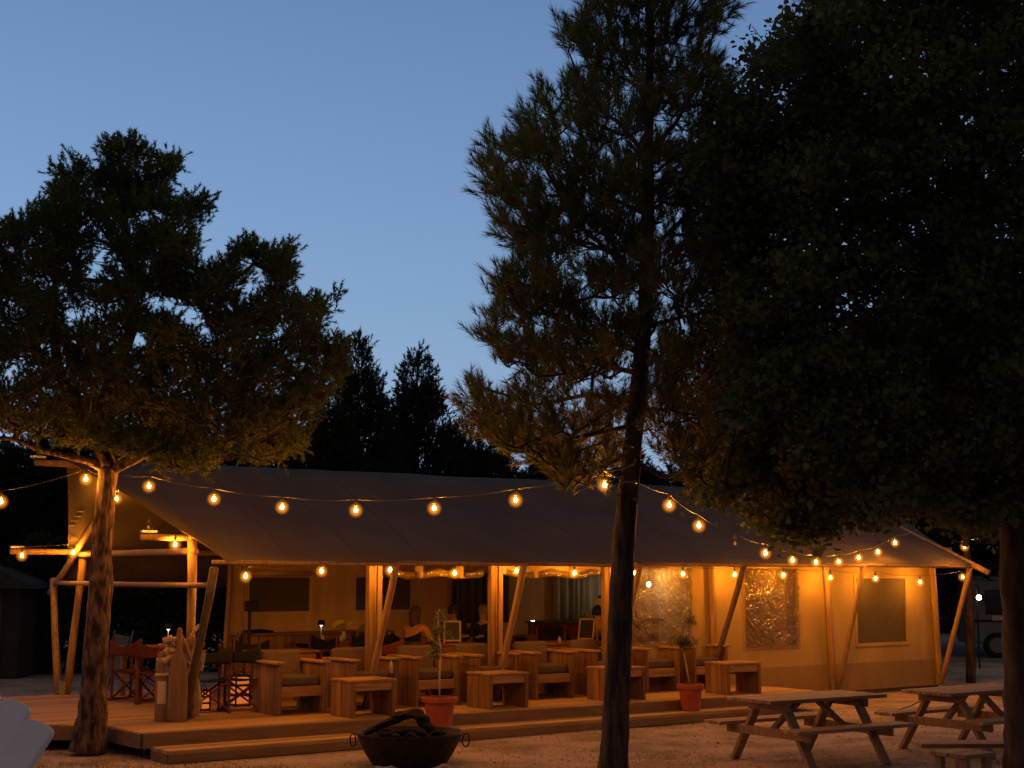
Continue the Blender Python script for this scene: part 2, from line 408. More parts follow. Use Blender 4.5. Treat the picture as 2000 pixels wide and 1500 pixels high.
# ================================================================== SETTING
# ground: one sheet, flat by the deck, rising gently towards the viewer's terrace
def ground():
    xs = list(range(-140, -20, 12)) + list(np.arange(-20, 24, 1.0)) + list(range(24, 160, 12))
    ys = list(np.arange(-12, 40, 1.0)) + list(range(40, 420, 20))
    vs = []; fs = []
    for y in ys:
        for x in xs:
            s = min(1, max(0, (13 - y) / 5)); z = .5 * s * s * (3 - 2 * s)
            if 13 < y < 34: z += .02 * noise.noise(Vector((x * .6, y * .6, 0)))
            vs.append((x, y, z))
    n = len(xs)
    for j in range(len(ys) - 1):
        for i in range(n - 1):
            fs.append((j * n + i, j * n + i + 1, (j + 1) * n + i + 1, (j + 1) * n + i))
    b = MB(); b.v = vs; b.f = fs
    tag(b.build("ground", M['gravel'], smooth=True), kind='structure')
ground()

# small stones and tufts on the gravel (nobody could count them)
rng = np.random.default_rng(3)
def pebbles():
    b = MB(); r = random.Random(5)
    for k in range(700):
        x = r.uniform(-7, 9); y = r.uniform(14.8, 21)
        s = r.uniform(.006, .020)
        q = Vector((x, y, .004))
        vs = [q + Vector((math.cos(a) * s * r.uniform(.7, 1.3), math.sin(a) * s * r.uniform(.7, 1.3), 0)) for a in (0, 1.2, 2.4, 3.6, 5)]
        vs.append(q + Vector((0, 0, s * r.uniform(.5, .9))))
        b.add(vs, [(i, (i + 1) % 5, 5) for i in range(5)])
    tag(b.build("gravel", M['stone']), kind='stuff', label="loose grey pebbles scattered over the sandy ground", cat="gravel")
pebbles()
def grass():
    r = np.random.default_rng(8)
    spots = [(-4.9, 16.4, .5, 500), (-3.6, 16.3, .4, 250), (1.5, 17.3, .5, 260), (4.9, 16.1, .45, 300), (2.6, 15.6, .5, 260), (5.6, 16.7, .3, 150), (-2.6, 16.1, .5, 240), (0.6, 16.0, .6, 260)]
    P = []
    for x, y, s, n in spots:
        q = r.normal(size=(n, 2)) * s * [1.6, .5]; P.append(np.c_[q[:, 0] + x, q[:, 1] + y, np.zeros(n)])
    P = np.concatenate(P); n = len(P)
    a = r.uniform(0, 6.28, n); h = r.uniform(.02, .055, n); w = .004
    dx = np.c_[np.cos(a), np.sin(a), np.zeros(n)]
    lean = np.c_[r.normal(size=(n, 2)) * .015, h]
    vs = np.stack([P - dx * w, P + dx * w, P + lean], 1).reshape(-1, 3)
    o = npmesh("grass", vs, np.arange(n * 3).reshape(-1, 3), 3, M['olive'])
    tag(o, kind='stuff', label="sparse low grass tufts growing through the gravel", cat="grass")
grass()

def litter():
    r = np.random.default_rng(18); n = 900
    x = r.uniform(-7, 9, n); y = 14.6 + r.uniform(0, 1, n) * (3.2 + .62 * np.clip(x + 5, 0, 9))
    P = np.c_[x, y, np.full(n, .028)]; a = r.uniform(0, 6.28, n); s = r.uniform(.010, .030, n)[:, None]
    d = np.c_[np.cos(a), np.sin(a), r.normal(size=n) * .25]; e = np.c_[-np.sin(a), np.cos(a), r.normal(size=n) * .35] * .5
    v = np.stack([P - d * s, P + e * s, P + d * s, P - e * s], 1).reshape(-1, 3); v[:, 2] = np.maximum(v[:, 2], .006)
    o = npmesh("leaf_litter", v, np.arange(len(v)).reshape(-1, 4), 4, M['drylitter'])
    tag(o, "dry brown leaves and bark bits scattered over the gravel", "leaf litter", kind='stuff')
M['drylitter'] = foliage("dry_litter", (.035, .02, .012), (.14, .075, .04), .9)
litter()
# ------------------------------------------------------------------ deck
def deck():
    d = empty("wooden_deck", O, TH, label="low wooden deck with one long step under the tent and lounge seats", cat="deck")
    def L(p):  # world -> local uv
        q = Vector(p) - O; return (q.dot(U), q.dot(V))
    A = (-1.13, -1.34); B = L((-5.04, 18.05, 0)); C = L((-9.5, 18.05, 0)); D = (-4.9, 4.55); E_ = (9.9, 4.9); G = (9.9, -1.62)
    poly = [A, G, E_, D, C, B]
    b = MB(); n = len(poly); zt, zb = .30, .24
    b.add([(x, y, zt) for x, y in poly] + [(x, y, zb) for x, y in poly],
          [tuple(range(n)), tuple(reversed(range(n, 2 * n)))] + [(i, i + n, (i + 1) % n + n, (i + 1) % n) for i in range(n)])
    b.build("boards", M['deck'], d)
    # fascia boards
    f = MB()
    for p, q in ((A, G), (B, A), (C, B), (G, E_)):
        p = Vector((*p, 0)); q = Vector((*q, 0)); dd = (q - p).normalized(); nn = Vector((dd.y, -dd.x, 0))
        f.beam(p + nn * .018 + Vector((0, 0, .205)), q + nn * .018 + Vector((0, 0, .205)), .03, .17)
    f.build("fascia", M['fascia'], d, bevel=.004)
    s = MB()
    s.box(((-1.05 + 8.9) / 2, -1.66, .125), (9.95, .56, .045))
    s.build("step_tread", M['deck'], d, bevel=.006)
    s = MB(); s.box(((-1.05 + 8.9) / 2, -1.925, .055), (9.93, .03, .10))
    s.box((-1.04, -1.66, .05), (.03, .5, .10))
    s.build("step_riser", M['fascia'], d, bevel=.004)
    for u in (-.9, 1.2, 3.3, 5.4, 7.5, 9.4):
        j = MB(); j.box((u, -.9 if u < 0 else -1.2, .06), (.09, .09, .36)); j.build("joist_leg", M['fascia'], d)
    # tent floor beyond the deck
    f = MB(); f.box((12.45, 2.3, .04), (5.0, 4.5, .08)); f.build("tent_floor", M['fascia'], d)
deck()

# ------------------------------------------------------------------ tent
HR, HF, HE, VB, VM, OV = 3.76, 2.70, 2.32, 4.56, 2.28, .88
UR = 14.9
tent = empty("safari_tent", O, TH, label="long canvas safari tent on round poles with strings of bulbs along its eaves", cat="tent")
def roof():
    # profile rows: (v, z, u offset at left end, u offset at right end)
    nu = 60
    rows = []
    def prof(t):   # t in 0..1 front edge -> ridge
        if t < .3:
            k = t / .3; return (-OV + OV * k, HE + (HF - HE) * k)
        k = (t - .3) / .7; return (VM * k, HF + (HR - HF) * k)
    ts = [0, .1, .2, .3, .4, .5, .6, .7, .8, .9, 1]
    P = [prof(t) + (t,) for t in ts]
    P += [(2 * VM - v, z - (.12 + .26 * max(0, (.3 - t) / .3) if t <= .3 else .12 * (1 - (t - .3) / .7)), t) for v, z, t in reversed(P[:-1])]
    vs = []; fs = []
    for v, z, t in P:
        tip = 1.06 * t ** 1.6
        l = -tip + .06 - .10 * math.sin(t * math.pi); r_ = UR + .05 + tip * .9
        for i in range(nu + 1):
            s = i / nu; u = l + (r_ - l) * s
            bay = 7 * s
            sag = .055 * math.sin(math.pi * (bay % 1)) * math.sin(math.pi * min(t / .3, 1) if t < .3 else math.pi * (t - .3) / .7)
            zz = z - sag + .012 * noise.noise(Vector((u * 2.6, v * .9, 7))) + .018 * noise.noise(Vector((u * .8, v * 1.3, 2)))
            if t == 0: zz -= .03 * math.sin(math.pi * (bay % 1))
            vs.append((u, v, zz))
    for j in range(len(P) - 1):
        for i in range(nu):
            a = j * (nu + 1) + i; fs.append((a, a + 1, a + nu + 2, a + nu + 1))
    b = MB(); b.v = vs; b.f = fs
    o = b.build("roof", M['roof'], tent, smooth=True)
    so = o.modifiers.new("thick", 'SOLIDIFY'); so.thickness = .012
    # ropes sewn in the prow edge
    return o
roof()
def wall(name, pts_holes, mat, thick=.02, axis='u', pos=0, rng_=(0, 1), z0=.3, z1=2.3):
    """flat wall along u at v=pos (axis 'u') with rectangular holes [(a,b,za,zb)]"""
    b = MB(); a0, a1 = rng_
    cuts = sorted(set([a0, a1] + [h[0] for h in pts_holes] + [h[1] for h in pts_holes]))
    for s, e in zip(cuts[:-1], cuts[1:]):
        hs = [h for h in pts_holes if h[0] <= s + 1e-6 and h[1] >= e - 1e-6]
        segs = [(z0, z1)] if not hs else [(z0, hs[0][2]), (hs[0][3], z1)]
        for za, zb in segs:
            if zb - za < .005: continue
            if axis == 'u': b.box(((s + e) / 2, pos, (za + zb) / 2), (e - s, thick, zb - za))
            else: b.box((pos, (s + e) / 2, (za + zb) / 2), (thick, e - s, zb - za))
    return b.build(name, mat, tent)
# front wall: open at the left, film windows to the right
fh = [(7.42, 8.66, 1.05, 2.23), (9.94, 11.17, .93, 2.2), (12.72, 14.06, .9, 2.06)]
wall("front_wall", fh, M['canvas'], pos=.02, rng_=(7.05, 14.84), z0=.56, z1=2.36)
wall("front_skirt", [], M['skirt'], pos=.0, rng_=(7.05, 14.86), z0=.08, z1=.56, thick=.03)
wall("lintel_flap", [], M['canvas'], pos=.03, rng_=(4.86, 7.0), z0=2.14, z1=2.36)
# back wall with windows
bh = [(2.91, 4.04, 1.51, 2.08), (4.94, 6.06, 1.51, 2.08), (6.96, 8.1, 1.30, 2.12), (9.28, 10.5, 1.30, 2.14), (11.4, 12.5, 1.4, 2.1)]
wall("back_wall", bh, M['backcanvas'], pos=VB, rng_=(2.52, 14.84), z0=.1, z1=2.36)
# right end wall and inner gables
def gable(name, u, mat):
    b = MB(); t = .02
    poly = [(0.05, .08), (VB - .05, .08), (VB - .05, HF - .08), (VM, HR - .08), (.05, HF - .08)]
    vs = [(u - t / 2, v, z) for v, z in poly] + [(u + t / 2, v, z) for v, z in poly]
    n = 5
    b.add(vs, [tuple(reversed(range(n))), tuple(range(n, 2 * n))] + [(i, (i + 1) % n, (i + 1) % n + n, i + n) for i in range(n)])
    b.build(name, mat, tent)
gable("end_wall", UR - .03, M['canvas'])
gable("inner_wall", 10.95, M['backcanvas'])
# window panes
def film_pane(u0, u1, z0, z1, seed):
    nx, nz = 70, 70; vs = []; fs = []
    for j in range(nz + 1):
        for i in range(nx + 1):
            s = i / nx; t = j / nz
            u = u0 - .03 + (u1 - u0 + .06) * s; z = z0 - .03 + (z1 - z0 + .06) * t
            # diagonal tension folds at the corners and along the edges, flatter middle
            e = max(abs(2 * s - 1), abs(2 * t - 1)) ** 1.5
            q = Vector((u * 3, z * 3, seed))
            f = noise.noise(Vector(((u + z) * 14, (u - z) * 3.0, seed))) if (s < .5) == (t < .5) else noise.noise(Vector(((u - z) * 14, (u + z) * 3.0, seed + 9)))
            v = -.03 + .035 * e * f + .022 * noise.noise(q * 2.4) + .008 * noise.noise(q * 7)
            vs.append((u, v, z))
    for j in range(nz):
        for i in range(nx):
            a = j * (nx + 1) + i; fs.append((a, a + 1, a + nx + 2, a + nx + 1))
    b = MB(); b.v = vs; b.f = fs
    return b.build("window_film", M['film'], tent)
for k, (a, b_, c, d) in enumerate(fh[:2]): film_pane(a, b_, c, d, 3 + 11 * k)
def frame_strip(u0, u1, z0, z1, v, w, mat, name="window_frame"):
    b = MB()
    b.box(((u0 + u1) / 2, v, z0 - w / 2), (u1 - u0 + 2 * w, .012, w)); b.box(((u0 + u1) / 2, v, z1 + w / 2), (u1 - u0 + 2 * w, .012, w))
    b.box((u0 - w / 2, v, (z0 + z1) / 2), (w, .012, z1 - z0)); b.box((u1 + w / 2, v, (z0 + z1) / 2), (w, .012, z1 - z0))
    return b.build(name, mat, tent)
b = MB(); b.box(((12.72 + 14.06) / 2, .028, 1.48), (1.36, .006, 1.18)); wm = b.build("window_mesh", M['mesh'], tent)
for a, b_, c, d in fh: frame_strip(a, b_, c, d, .003, .06, M['canvas'])
for a, b_, c, d in bh[:2] + bh[4:]:
    q = MB(); q.box(((a + b_) / 2, VB + .006, (c + d) / 2), (b_ - a, .006, d - c)); q.build("window_mesh", M['mesh'], tent)
    frame_strip(a, b_, c, d, VB - .018, .05, M['backcanvas'])
    q = MB(); q.tube([(a, VB - .06, d + .07), (b_, VB - .06, d + .07)], .045, 8); q.build("rolled_blind", M['backcanvas'], tent, smooth=True)
# curtains on the back wall
def curtain(u0, u1, z0, z1, v, mat, name="curtain"):
    n = 70; vs = []
    for j, z in enumerate((z0, (z0 + z1) / 2, z1)):
        for i in range(n + 1):
            u = u0 + (u1 - u0) * i / n
            vs.append((u, v + .04 * math.sin(u * 41 + math.sin(u * 9) * 1.4) * (1 if j < 2 else .6), z))
    fs = [(j * (n + 1) + i, j * (n + 1) + i + 1, (j + 1) * (n + 1) + i + 1, (j + 1) * (n + 1) + i) for j in range(2) for i in range(n)]
    q = MB(); q.v = vs; q.f = fs
    o = q.build(name, mat, tent, smooth=True); mm = o.modifiers.new("t", 'SOLIDIFY'); mm.thickness = .006
M['curtain_dark'] = noisy("dark_curtain", (.05, .04, .03), (.11, .085, .06), 5, (3.2, 3.2, .05), .9, .5, 3, bdist=.05)
curtain(6.9, 8.15, 1.25, 2.15, VB - .12, M['curtain_dark'])
curtain(9.2, 10.6, 1.15, 2.15, VB - .14, M['curtain'])
# rolled-up clear blinds in the two front openings
for a, b_ in ((2.95, 4.55), (5.0, 6.75)):
    n = 26; pts = []; rr = []
    for i in range(n + 1):
        u = a + (b_ - a) * i / n
        pts.append((u, .02 + .03 * noise.noise(Vector((u * 3, 1, 0))), 2.17 - .05 * math.sin(math.pi * ((u - a) / .85 % 1)) + .02 * noise.noise(Vector((u * 6, 5, 0)))))
        rr.append(.055 + .02 * noise.noise(Vector((u * 9, 0, 3))))
    q = MB(); q.tube(pts, rr, 12); q.build("rolled_film_blind", M['film'], tent, smooth=False)
    for u in (a + .5, a + 1.2):
        q = MB(); q.box((u, .0, 2.17), (.03, .17, .17)); q.build("strap", M['skirt'], tent)

# poles
def pole(name, a, b, r, mat=M['pole'], n=12):
    a = Vector(a); b = Vector(b); d = (b - a); L = d.length
    q = MB(); k = max(2, int(L / .4))
    q.tube([a + d * (i / k) + Vector((.006 * math.sin(i * 2.1), .006 * math.cos(i * 1.3), 0)) for i in range(k + 1)], [r * (1 + .05 * math.sin(i * 1.7)) for i in range(k + 1)], n)
    return q.build(name, mat, tent, smooth=True)
pole("ridge_beam", (-1.42, VM, HR - .08), (UR + 1.2, VM, HR - .08), .045)
pole("purlin", (-.72, 0, HF - .09), (UR + .5, 0, HF - .09), .043)
pole("purlin", (-1.05, VB, HF - .22), (UR + .2, VB, HF - .22), .046)
# eave rail made of lengths that meet at the struts
us = [-.12, 2.58, 4.72, 6.91, 9.12, 11.97, 14.9]
for a, b_ in zip(us[:-1], us[1:]):
    pole("eave_rail", (a + .02, -OV + .03, HE - .03), (b_ - .02, -OV + .03, HE - .04 + .012 * math.sin(a)), .03)
    if a > 2: pole("wall_rail", (a + .05, -.06, HE - .02), (b_ - .05, -.06, HE - .02), .032)
pole("eave_rail", (0, VB + OV - .03, 2.02), (2.5, VB + OV - .03, 2.02), .03)
pole("tie_beam", (-.02, -.1, 2.44), (-.02, VB + .1, 2.44), .045)
pole("tie_beam", (-.1, -.75, 2.0), (-.1, VB + .75, 2.0), .035)
# gable rafters of the left end, running past the eaves
pole("rafter", (-.05, VM, HR - .12), (-.05, -.05, HF - .1), .045)
pole("rafter", (-.08, VM, HR - .12), (-.08, VB + 1.05, 1.84), .05)
pole("rafter", (UR + .05, VM, HR - .1), (UR + .05, -OV - .32, 2.16), .05)
# wall-line posts and the slanted struts that meet at their feet
M['col'] = M['post']
zf = .3
for (u, kind) in ((2.70, 'wide'), (4.78, 'wide'), (6.9, 'mid'), (9.17, 'thin'), (11.93, 'thin'), (14.83, 'thin')):
    zb = zf if u < 9.5 else .1
    if kind == 'wide':
        q = MB()
        for k in (-.075, .0, .075): q.box((k, .035 * (k == 0), (HF - .15 + zb) / 2), (.072, .09, HF - .15 - zb))
        q.build("post", M['post'], tent, bevel=.006, loc=(u + .02, .02, 0))
    elif kind == 'mid':
        q = MB()
        for k in (-.05, .05): q.box((k, 0, (HF - .15 + zb) / 2), (.085, .09, HF - .15 - zb))
        q.build("post", M['post'], tent, bevel=.006, loc=(u + .05, .02, 0))
    else:
        pole("post", (u + (.05 if u > 10 else 0), -.05, zb), (u - .05, -.05, HF - .12), .06)
# left porch posts
pole("post", (0, 0, zf), (-.02, .0, HF - .12), .06)
pole("post", (-.1, VB, zf), (.08, VB - .02, HF - .25), .058)
pole("post", (2.47, VB - .06, zf), (2.55, VB - .06, HF - .2), .045)
pole("post", (2.66, VB - .30, zf), (2.66, VB - .30, HF - .2), .03)
# struts
for k, u in enumerate((2.58, 4.72, 6.91, 9.12, 11.97, 14.9)):
    ub = {2.58: 2.52, 4.72: 4.70, 6.91: 6.85, 9.12: 8.95, 11.97: 12.02, 14.9: 14.82}[u]
    pole("strut", (ub, -.12, zf if u < 9.5 else .1), (u, -OV + .03, HE - .01), .048, M['pole'] if k != 3 else M['darkstick'])
pole("strut", (-.12, -.14, zf), (-.07, -OV + .03, HE - .10), .055, M['darkstick'])
pole("strut", (-.22, VB + .05, zf), (-.1, VB + OV, 2.06), .055)
# metal shoe brackets
for (u, v, z) in ((-.16, VB, .3), (11.98, -.08, .1), (14.83, -.08, .1)):
    q = MB(); q.box((u, v, z + .10), (.12, .07, .20)); q.build("post_shoe", M['silver'], tent, bevel=.004)
# hardware plates
for (u, v, z) in ((-.62, 0, HF - .015), (-.95, VB, HF - .15), (-1.38, VM, HR - .0)):
    q = MB(); q.box((u, v, z), (.20, .07, .03)); q.build("bracket", M['silver'], tent)
# inner ceiling lining of the closed room
b = MB()
b.add([(2.6, .02, 2.34), (10.9, .02, 2.34), (10.9, VM, 3.5), (2.6, VM, 3.5)], [(0, 1, 2, 3)])
b.add([(2.6, VM, 3.5), (10.9, VM, 3.5), (10.9, VB, 2.34), (2.6, VB, 2.34)], [(0, 1, 2, 3)])
b.build("ceiling_lining", M['backcanvas'], tent)
# laced slots of the canvas at the far gable corner
q = MB()
for k in range(4):
    v_ = 3.52 + .13 * k; q.box((-.34, v_, 3.76 - (v_ - VM) / VM * 1.18 - .05), (.09, .045, .006))
q.build("lacing_slot", M['paper'], tent)

# ================================================================== FURNITURE ON THE DECK
# ---- lounge armchairs
def make_lounge():
    r = empty("lounge_armchair", (0, 0, 0))
    Wd, D, H = .72, .80, .66
    for sx in (-1, 1):
        q = MB()
        for k in range(5): q.box((0, D / 2 - .08 - .16 * k, H / 2), (.045, .154, H))
        o = q.build("side_panel", M['furn'], r, bevel=.004, loc=(sx * (Wd / 2 - .03), 0, 0))
        q = MB(); q.box((sx * (Wd / 2 - .03) , -.01, H + .016), (.13, D + .03, .032)); q.build("armrest", M['furnx'], r, bevel=.006)
    q = MB(); q.box((0, -D / 2 + .06, .30), (Wd - .12, .035, .13)); q.box((0, .02, .345), (Wd - .12, D - .2, .03)); q.build("seat_board", M['furnx'], r, bevel=.004)
    q = MB(); q.box((0, -.02, .43), (Wd - .13, D - .22, .13)); q.build("seat_cushion", M['cushion'], r, bevel=.035)
    rot = Matrix.Rotation(rad(-14), 3, 'X')
    q = MB(); q.box((0, .27, .60), (Wd - .14, .14, .44), rot); q.build("back_cushion", M['cushion'], r, bevel=.05)
    q = MB(); q.box((0, D / 2 - .03, .43), (Wd - .1, .03, .5)); q.build("back_panel", M['furn'], r, bevel=.004)
    return r
L0 = make_lounge()
lab = ["leftmost lounge armchair, in front of the folding director chairs at the left",
       "second lounge armchair from the left, half behind the leftmost coffee table",
       "third lounge armchair from the left, below the broad bright double column",
       "fourth lounge armchair from the left, behind the first potted olive tree",
       "fifth lounge armchair from the left, between the second coffee table and the pine",
       "sixth lounge armchair from the left, just left of the dark pine trunk",
       "seventh lounge armchair from the left, just right of the dark pine trunk",
       "rightmost lounge armchair, behind the second potted olive tree"]
for k in range(8):
    o = L0 if k == 0 else copy_tree(L0)
    u = 1.05 + .36 + k * 1.05 + (.0, .04, .03, -.02, 0, .02, .0, .0)[k]
    o.location = W(u, -.42 + .40, .3); o.rotation_euler = (0, 0, TH + (.0, .05, -.04, .03, -.05, .04, .02, -.05)[k])
    tag(o, lab[k], "armchair", "wooden lounge armchairs with dark cushions along the deck")
# ---- coffee tables
def make_coffee():
    r = empty("coffee_table", (0, 0, 0)); L, D, H = .66, .58, .48
    for sx in (-1, 1):
        q = MB()
        for k in range(4): q.box((0, D / 2 - .0725 - .145 * k, (H - .03) / 2), (.05, .141, H - .03))
        q.build("side_panel", M['furn'], r, bevel=.004, loc=(sx * (L / 2 - .03), 0, 0))
    q = MB()
    for k in range(4): q.box((0, D / 2 - .0725 - .145 * k, H - .014), (L + .02, .142, .028))
    q.build("table_top", M['furnx'], r, bevel=.004)
    q = MB(); q.box((0, -D / 2 + .03, H - .085), (L - .11, .03, .11)); q.box((0, D / 2 - .03, H - .12), (L - .11, .03, .18)); q.build("apron", M['furnx'], r, bevel=.004)
    return r
T0 = make_coffee()
for k, (u, v, rz, lb) in enumerate([(1.68, -1.27, 0, "leftmost small wooden coffee table, in front of the two left lounge armchairs"),
                                    (3.83, -1.27, 0, "wooden coffee table right of the first potted olive tree"),
                                    (5.95, -1.30, 0, "wooden coffee table half hidden behind the dark pine trunk"),
                                    (8.15, -1.48, -.10, "rightmost wooden coffee table, between the second olive pot and the canvas wall")]):
    o = T0 if k == 0 else copy_tree(T0)
    o.location = W(u + .33, v + .30, .3); o.rotation_euler = (0, 0, TH + rz)
    tag(o, lb, "coffee table", "wooden coffee tables along the deck edge")

# ---- director chairs
def make_director(red=False):
    r = empty("director_chair", (0, 0, 0)); w, D = .54, .44
    for sx in (-1, 1):
        x = sx * w / 2
        q = MB()
        q.box((x, D / 2 - .03, .46), (.03, .035, .90)); q.box((x, -D / 2 + .03, .33), (.03, .035, .64))
        q.box((x, 0, .03), (.035, D + .06, .035)); q.box((x, 0, .44), (.03, D, .03))
        q.build("side_frame", M['redwood'], r, bevel=.003)
        q = MB(); q.box((x, -.01, .665), (.055, D + .05, .022)); q.build("armrest", M['redwood'], r, bevel=.004)
    q = MB()
    for y in (-D / 2 + .05, D / 2 - .06):
        q.beam((-w / 2, y, .04), (w / 2, y + .02, .43), .02, .035, (0, 1, 0)); q.beam((w / 2, y + .025, .04), (-w / 2, y + .03, .43), .02, .035, (0, 1, 0))
    q.build("cross_leg", M['redwood'], r)
    # canvas back: taut at the posts, sagging between them
    n = 12; vs = []
    for j in range(5):
        for i in range(n + 1):
            s = i / n * 2 - 1; e = abs(s) ** 1.6
            zt = .80 + .10 * e; zb = .66 - .02 * e
            vs.append((s * (w / 2 + .02), D / 2 - .0 + .06 * (1 - s * s), zb + (zt - zb) * j / 4))
    fs = [(j * (n + 1) + i, j * (n + 1) + i + 1, (j + 1) * (n + 1) + i + 1, (j + 1) * (n + 1) + i) for j in range(4) for i in range(n)]
    q = MB(); q.v = vs; q.f = fs; o = q.build("back_canvas", M['black'], r, smooth=True); o.modifiers.new("t", 'SOLIDIFY').thickness = .008
    vs = []
    for j in range(5):
        for i in range(n + 1):
            s = i / n * 2 - 1; vs.append((s * w / 2, -D / 2 + .02 + (D - .04) * j / 4, .455 - .04 * (1 - s * s)))
    q = MB(); q.v = vs; q.f = fs; o = q.build("seat_canvas", M['black'], r, smooth=True); o.modifiers.new("t", 'SOLIDIFY').thickness = .008
    return r
D0 = make_director()
D1 = copy_tree(D0)
M['maroon'] = noisy("maroon_canvas", (.10, .020, .012), (.15, .035, .02), 30, (1, 1, 1), .9, .1, 3)
for c_ in D1.children:
    if c_.name.split('.')[0] in ('back_canvas', 'seat_canvas'): c_.data = c_.data.copy(); c_.data.materials[0] = M['maroon']
# local +y is the chair's back; rz relative to tent frame
dch = [(W(.34, 2.85, .3), 150, "folding director chair at the far left edge of the deck, beside the open porch"),
       (W(.46, 2.25, .3), 185, "reddish director chair on the porch, just left of the driftwood bundle"),
       (W(.50, .62, .3), 200, "dark director chair behind the slanted pole, right of the driftwood bundle"),
       (W(.98, .55, .3), 178, "director chair with peaked black back directly left of the leftmost armchair"),
       (W(1.72, 1.75, .3), 20, "director chair behind the low table at the back of the leftmost armchair"),
       (W(3.13, 2.55, .3), -32, "director chair in front of the yellow flower, its black back towards the viewer"),
       (W(3.62, 2.15, .3), -35, "director chair with sagging black back just left of the broad double column"),
       (W(3.52, .98, .3), 170, "dark reddish director chair just right of the broad double column"),
       (W(3.98, .98, .3), 200, "director chair in front of the woman in the tan top"),
       (W(7.2, 2.0, .3), -30, "director chair with a dark coat over it beside the standing chalkboard"),
       (W(2.6, 3.55, .3), 100, "director chair close to the wooden counter, behind the yellow flower")]
for k, (p, rz, lb) in enumerate(dch):
    o = D1 if k == 0 else (D0 if k == 2 else copy_tree(D1 if k in (1, 7) else D0))
    o.location = p; o.rotation_euler = (0, 0, rad(rz)); tag(o, lb, "director chair", "folding director chairs with canvas seats")

# ---- dining tables
def make_table(L=1.4, D=.75):
    r = empty("dining_table", (0, 0, 0))
    q = MB(); q.box((0, 0, .735), (L, D, .035)); q.build("table_top", M['table'], r, bevel=.006)
    q = MB(); q.box((0, -D / 2 + .04, .67), (L - .1, .025, .09)); q.box((0, D / 2 - .04, .67), (L - .1, .025, .09)); q.build("apron", M['table'], r)
    for sx in (-1, 1):
        for sy in (-1, 1):
            q = MB(); q.box((sx * (L / 2 - .08), sy * (D / 2 - .07), .36), (.07, .07, .72)); q.build("leg", M['table'], r, bevel=.004)
    return r
tabs = [(W(1.95, 1.35, .3), 0, .95, .6, "dining table just behind the leftmost armchair"),
        (W(4.05, 3.5, .3), 0, 1.4, .75, "dining table carrying the yellow flower and a table lamp"),
        (W(5.0, 1.85, .3), -8, 1.0, .7, "dining table carrying the small framed board, between the two bright columns"),
        (W(6.95, 1.0, .3), -12, 1.5, .75, "reddish dining table carrying the standing chalkboard"),
        (W(7.9, 3.4, .3), 0, .6, .6, "small bright-topped table deep inside the tent, right of the second bright column"),
        (W(1.0, 3.55, .3), 0, 1.1, .75, "dining table on the porch carrying a small dark-shaded lamp")]
for p, rz, L, D, lb in tabs:
    t = make_table(L, D); t.location = p; t.rotation_euler = (0, 0, TH + rad(rz)); tag(t, lb, "table", "dining tables under the tent")

# ---- picnic tables
def make_picnic():
    r = empty("picnic_table", (0, 0, 0)); L = 1.8
    q = MB()
    for k in range(5): q.box((0, -.30 + .15 * k, .73), (L, .143, .04))
    q.build("table_top", M['picnic'], r, bevel=.006)
    for sy in (-1, 1):
        q = MB()
        for k in range(2): q.box((0, sy * (.585 + .145 * k), .435), (L, .138, .04))
        q.build("bench", M['picnic'], r, bevel=.006)
    for sx in (-1, 1):
        x = sx * .56
        for sy in (-1, 1):
            q = MB(); q.beam((x, sy * .66, 0.0), (x, sy * .20, .71), .05, .11, (1, 0, 0)); q.build("leg", M['picleg'], r, bevel=.005)
        q = MB(); q.box((x + sx * .05, 0, .365), (.045, 1.42, .10)); q.box((x + sx * .05, 0, .66), (.045, .66, .09)); q.build("cross_beam", M['picleg'], r, bevel=.004)
        q = MB(); q.beam((x, 0, .38), (x * .25, 0, .69), .05, .07, (0, 1, 0)); q.build("brace", M['picleg'], r)
    return r
P0 = make_picnic()
P0.location = (3.43, 16.95, 0); P0.rotation_euler = (0, 0, TH - .06)
tag(P0, "weathered picnic table with attached benches, nearest the deck step and olive pot", "picnic table", "picnic tables on the gravel")
P1 = copy_tree(P0); P1.location = (5.68, 18.0, 0); P1.rotation_euler = (0, 0, TH + .0)
tag(P1, "weathered picnic table in front of the right tent corner, cut by the dark tree trunk", "picnic table", "picnic tables on the gravel")
# bench and stool at the lower right
bn = empty("wooden_bench", (5.02, 15.0, 0), rad(2), label="plain low wooden bench below the right picnic table, running behind the dark trunk", cat="bench")
q = MB(); q.box((0, -.09, .425), (1.8, .17, .04)); q.box((0, .09, .425), (1.8, .17, .04)); q.build("seat", M['picnic'], bn, bevel=.006)
for sx in (-1, 1): q = MB(); q.box((sx * .45, 0, .20), (.06, .30, .40)); q.build("leg", M['picleg'], bn, bevel=.004)
st = empty("wooden_stool", (4.34, 14.15, 0), rad(33), label="small square wooden stool at the bottom right corner, nearest the viewer", cat="stool")
q = MB(); q.box((0, -.11, .43), (.44, .21, .04)); q.box((0, .11, .43), (.44, .21, .04)); q.build("seat", M['picnic'], st, bevel=.006)
for sx in (-1, 1):
    for sy in (-1, 1): q = MB(); q.box((sx * .15, sy * .15, .205), (.07, .07, .41)); q.build("leg", M['picleg'], st, bevel=.004)

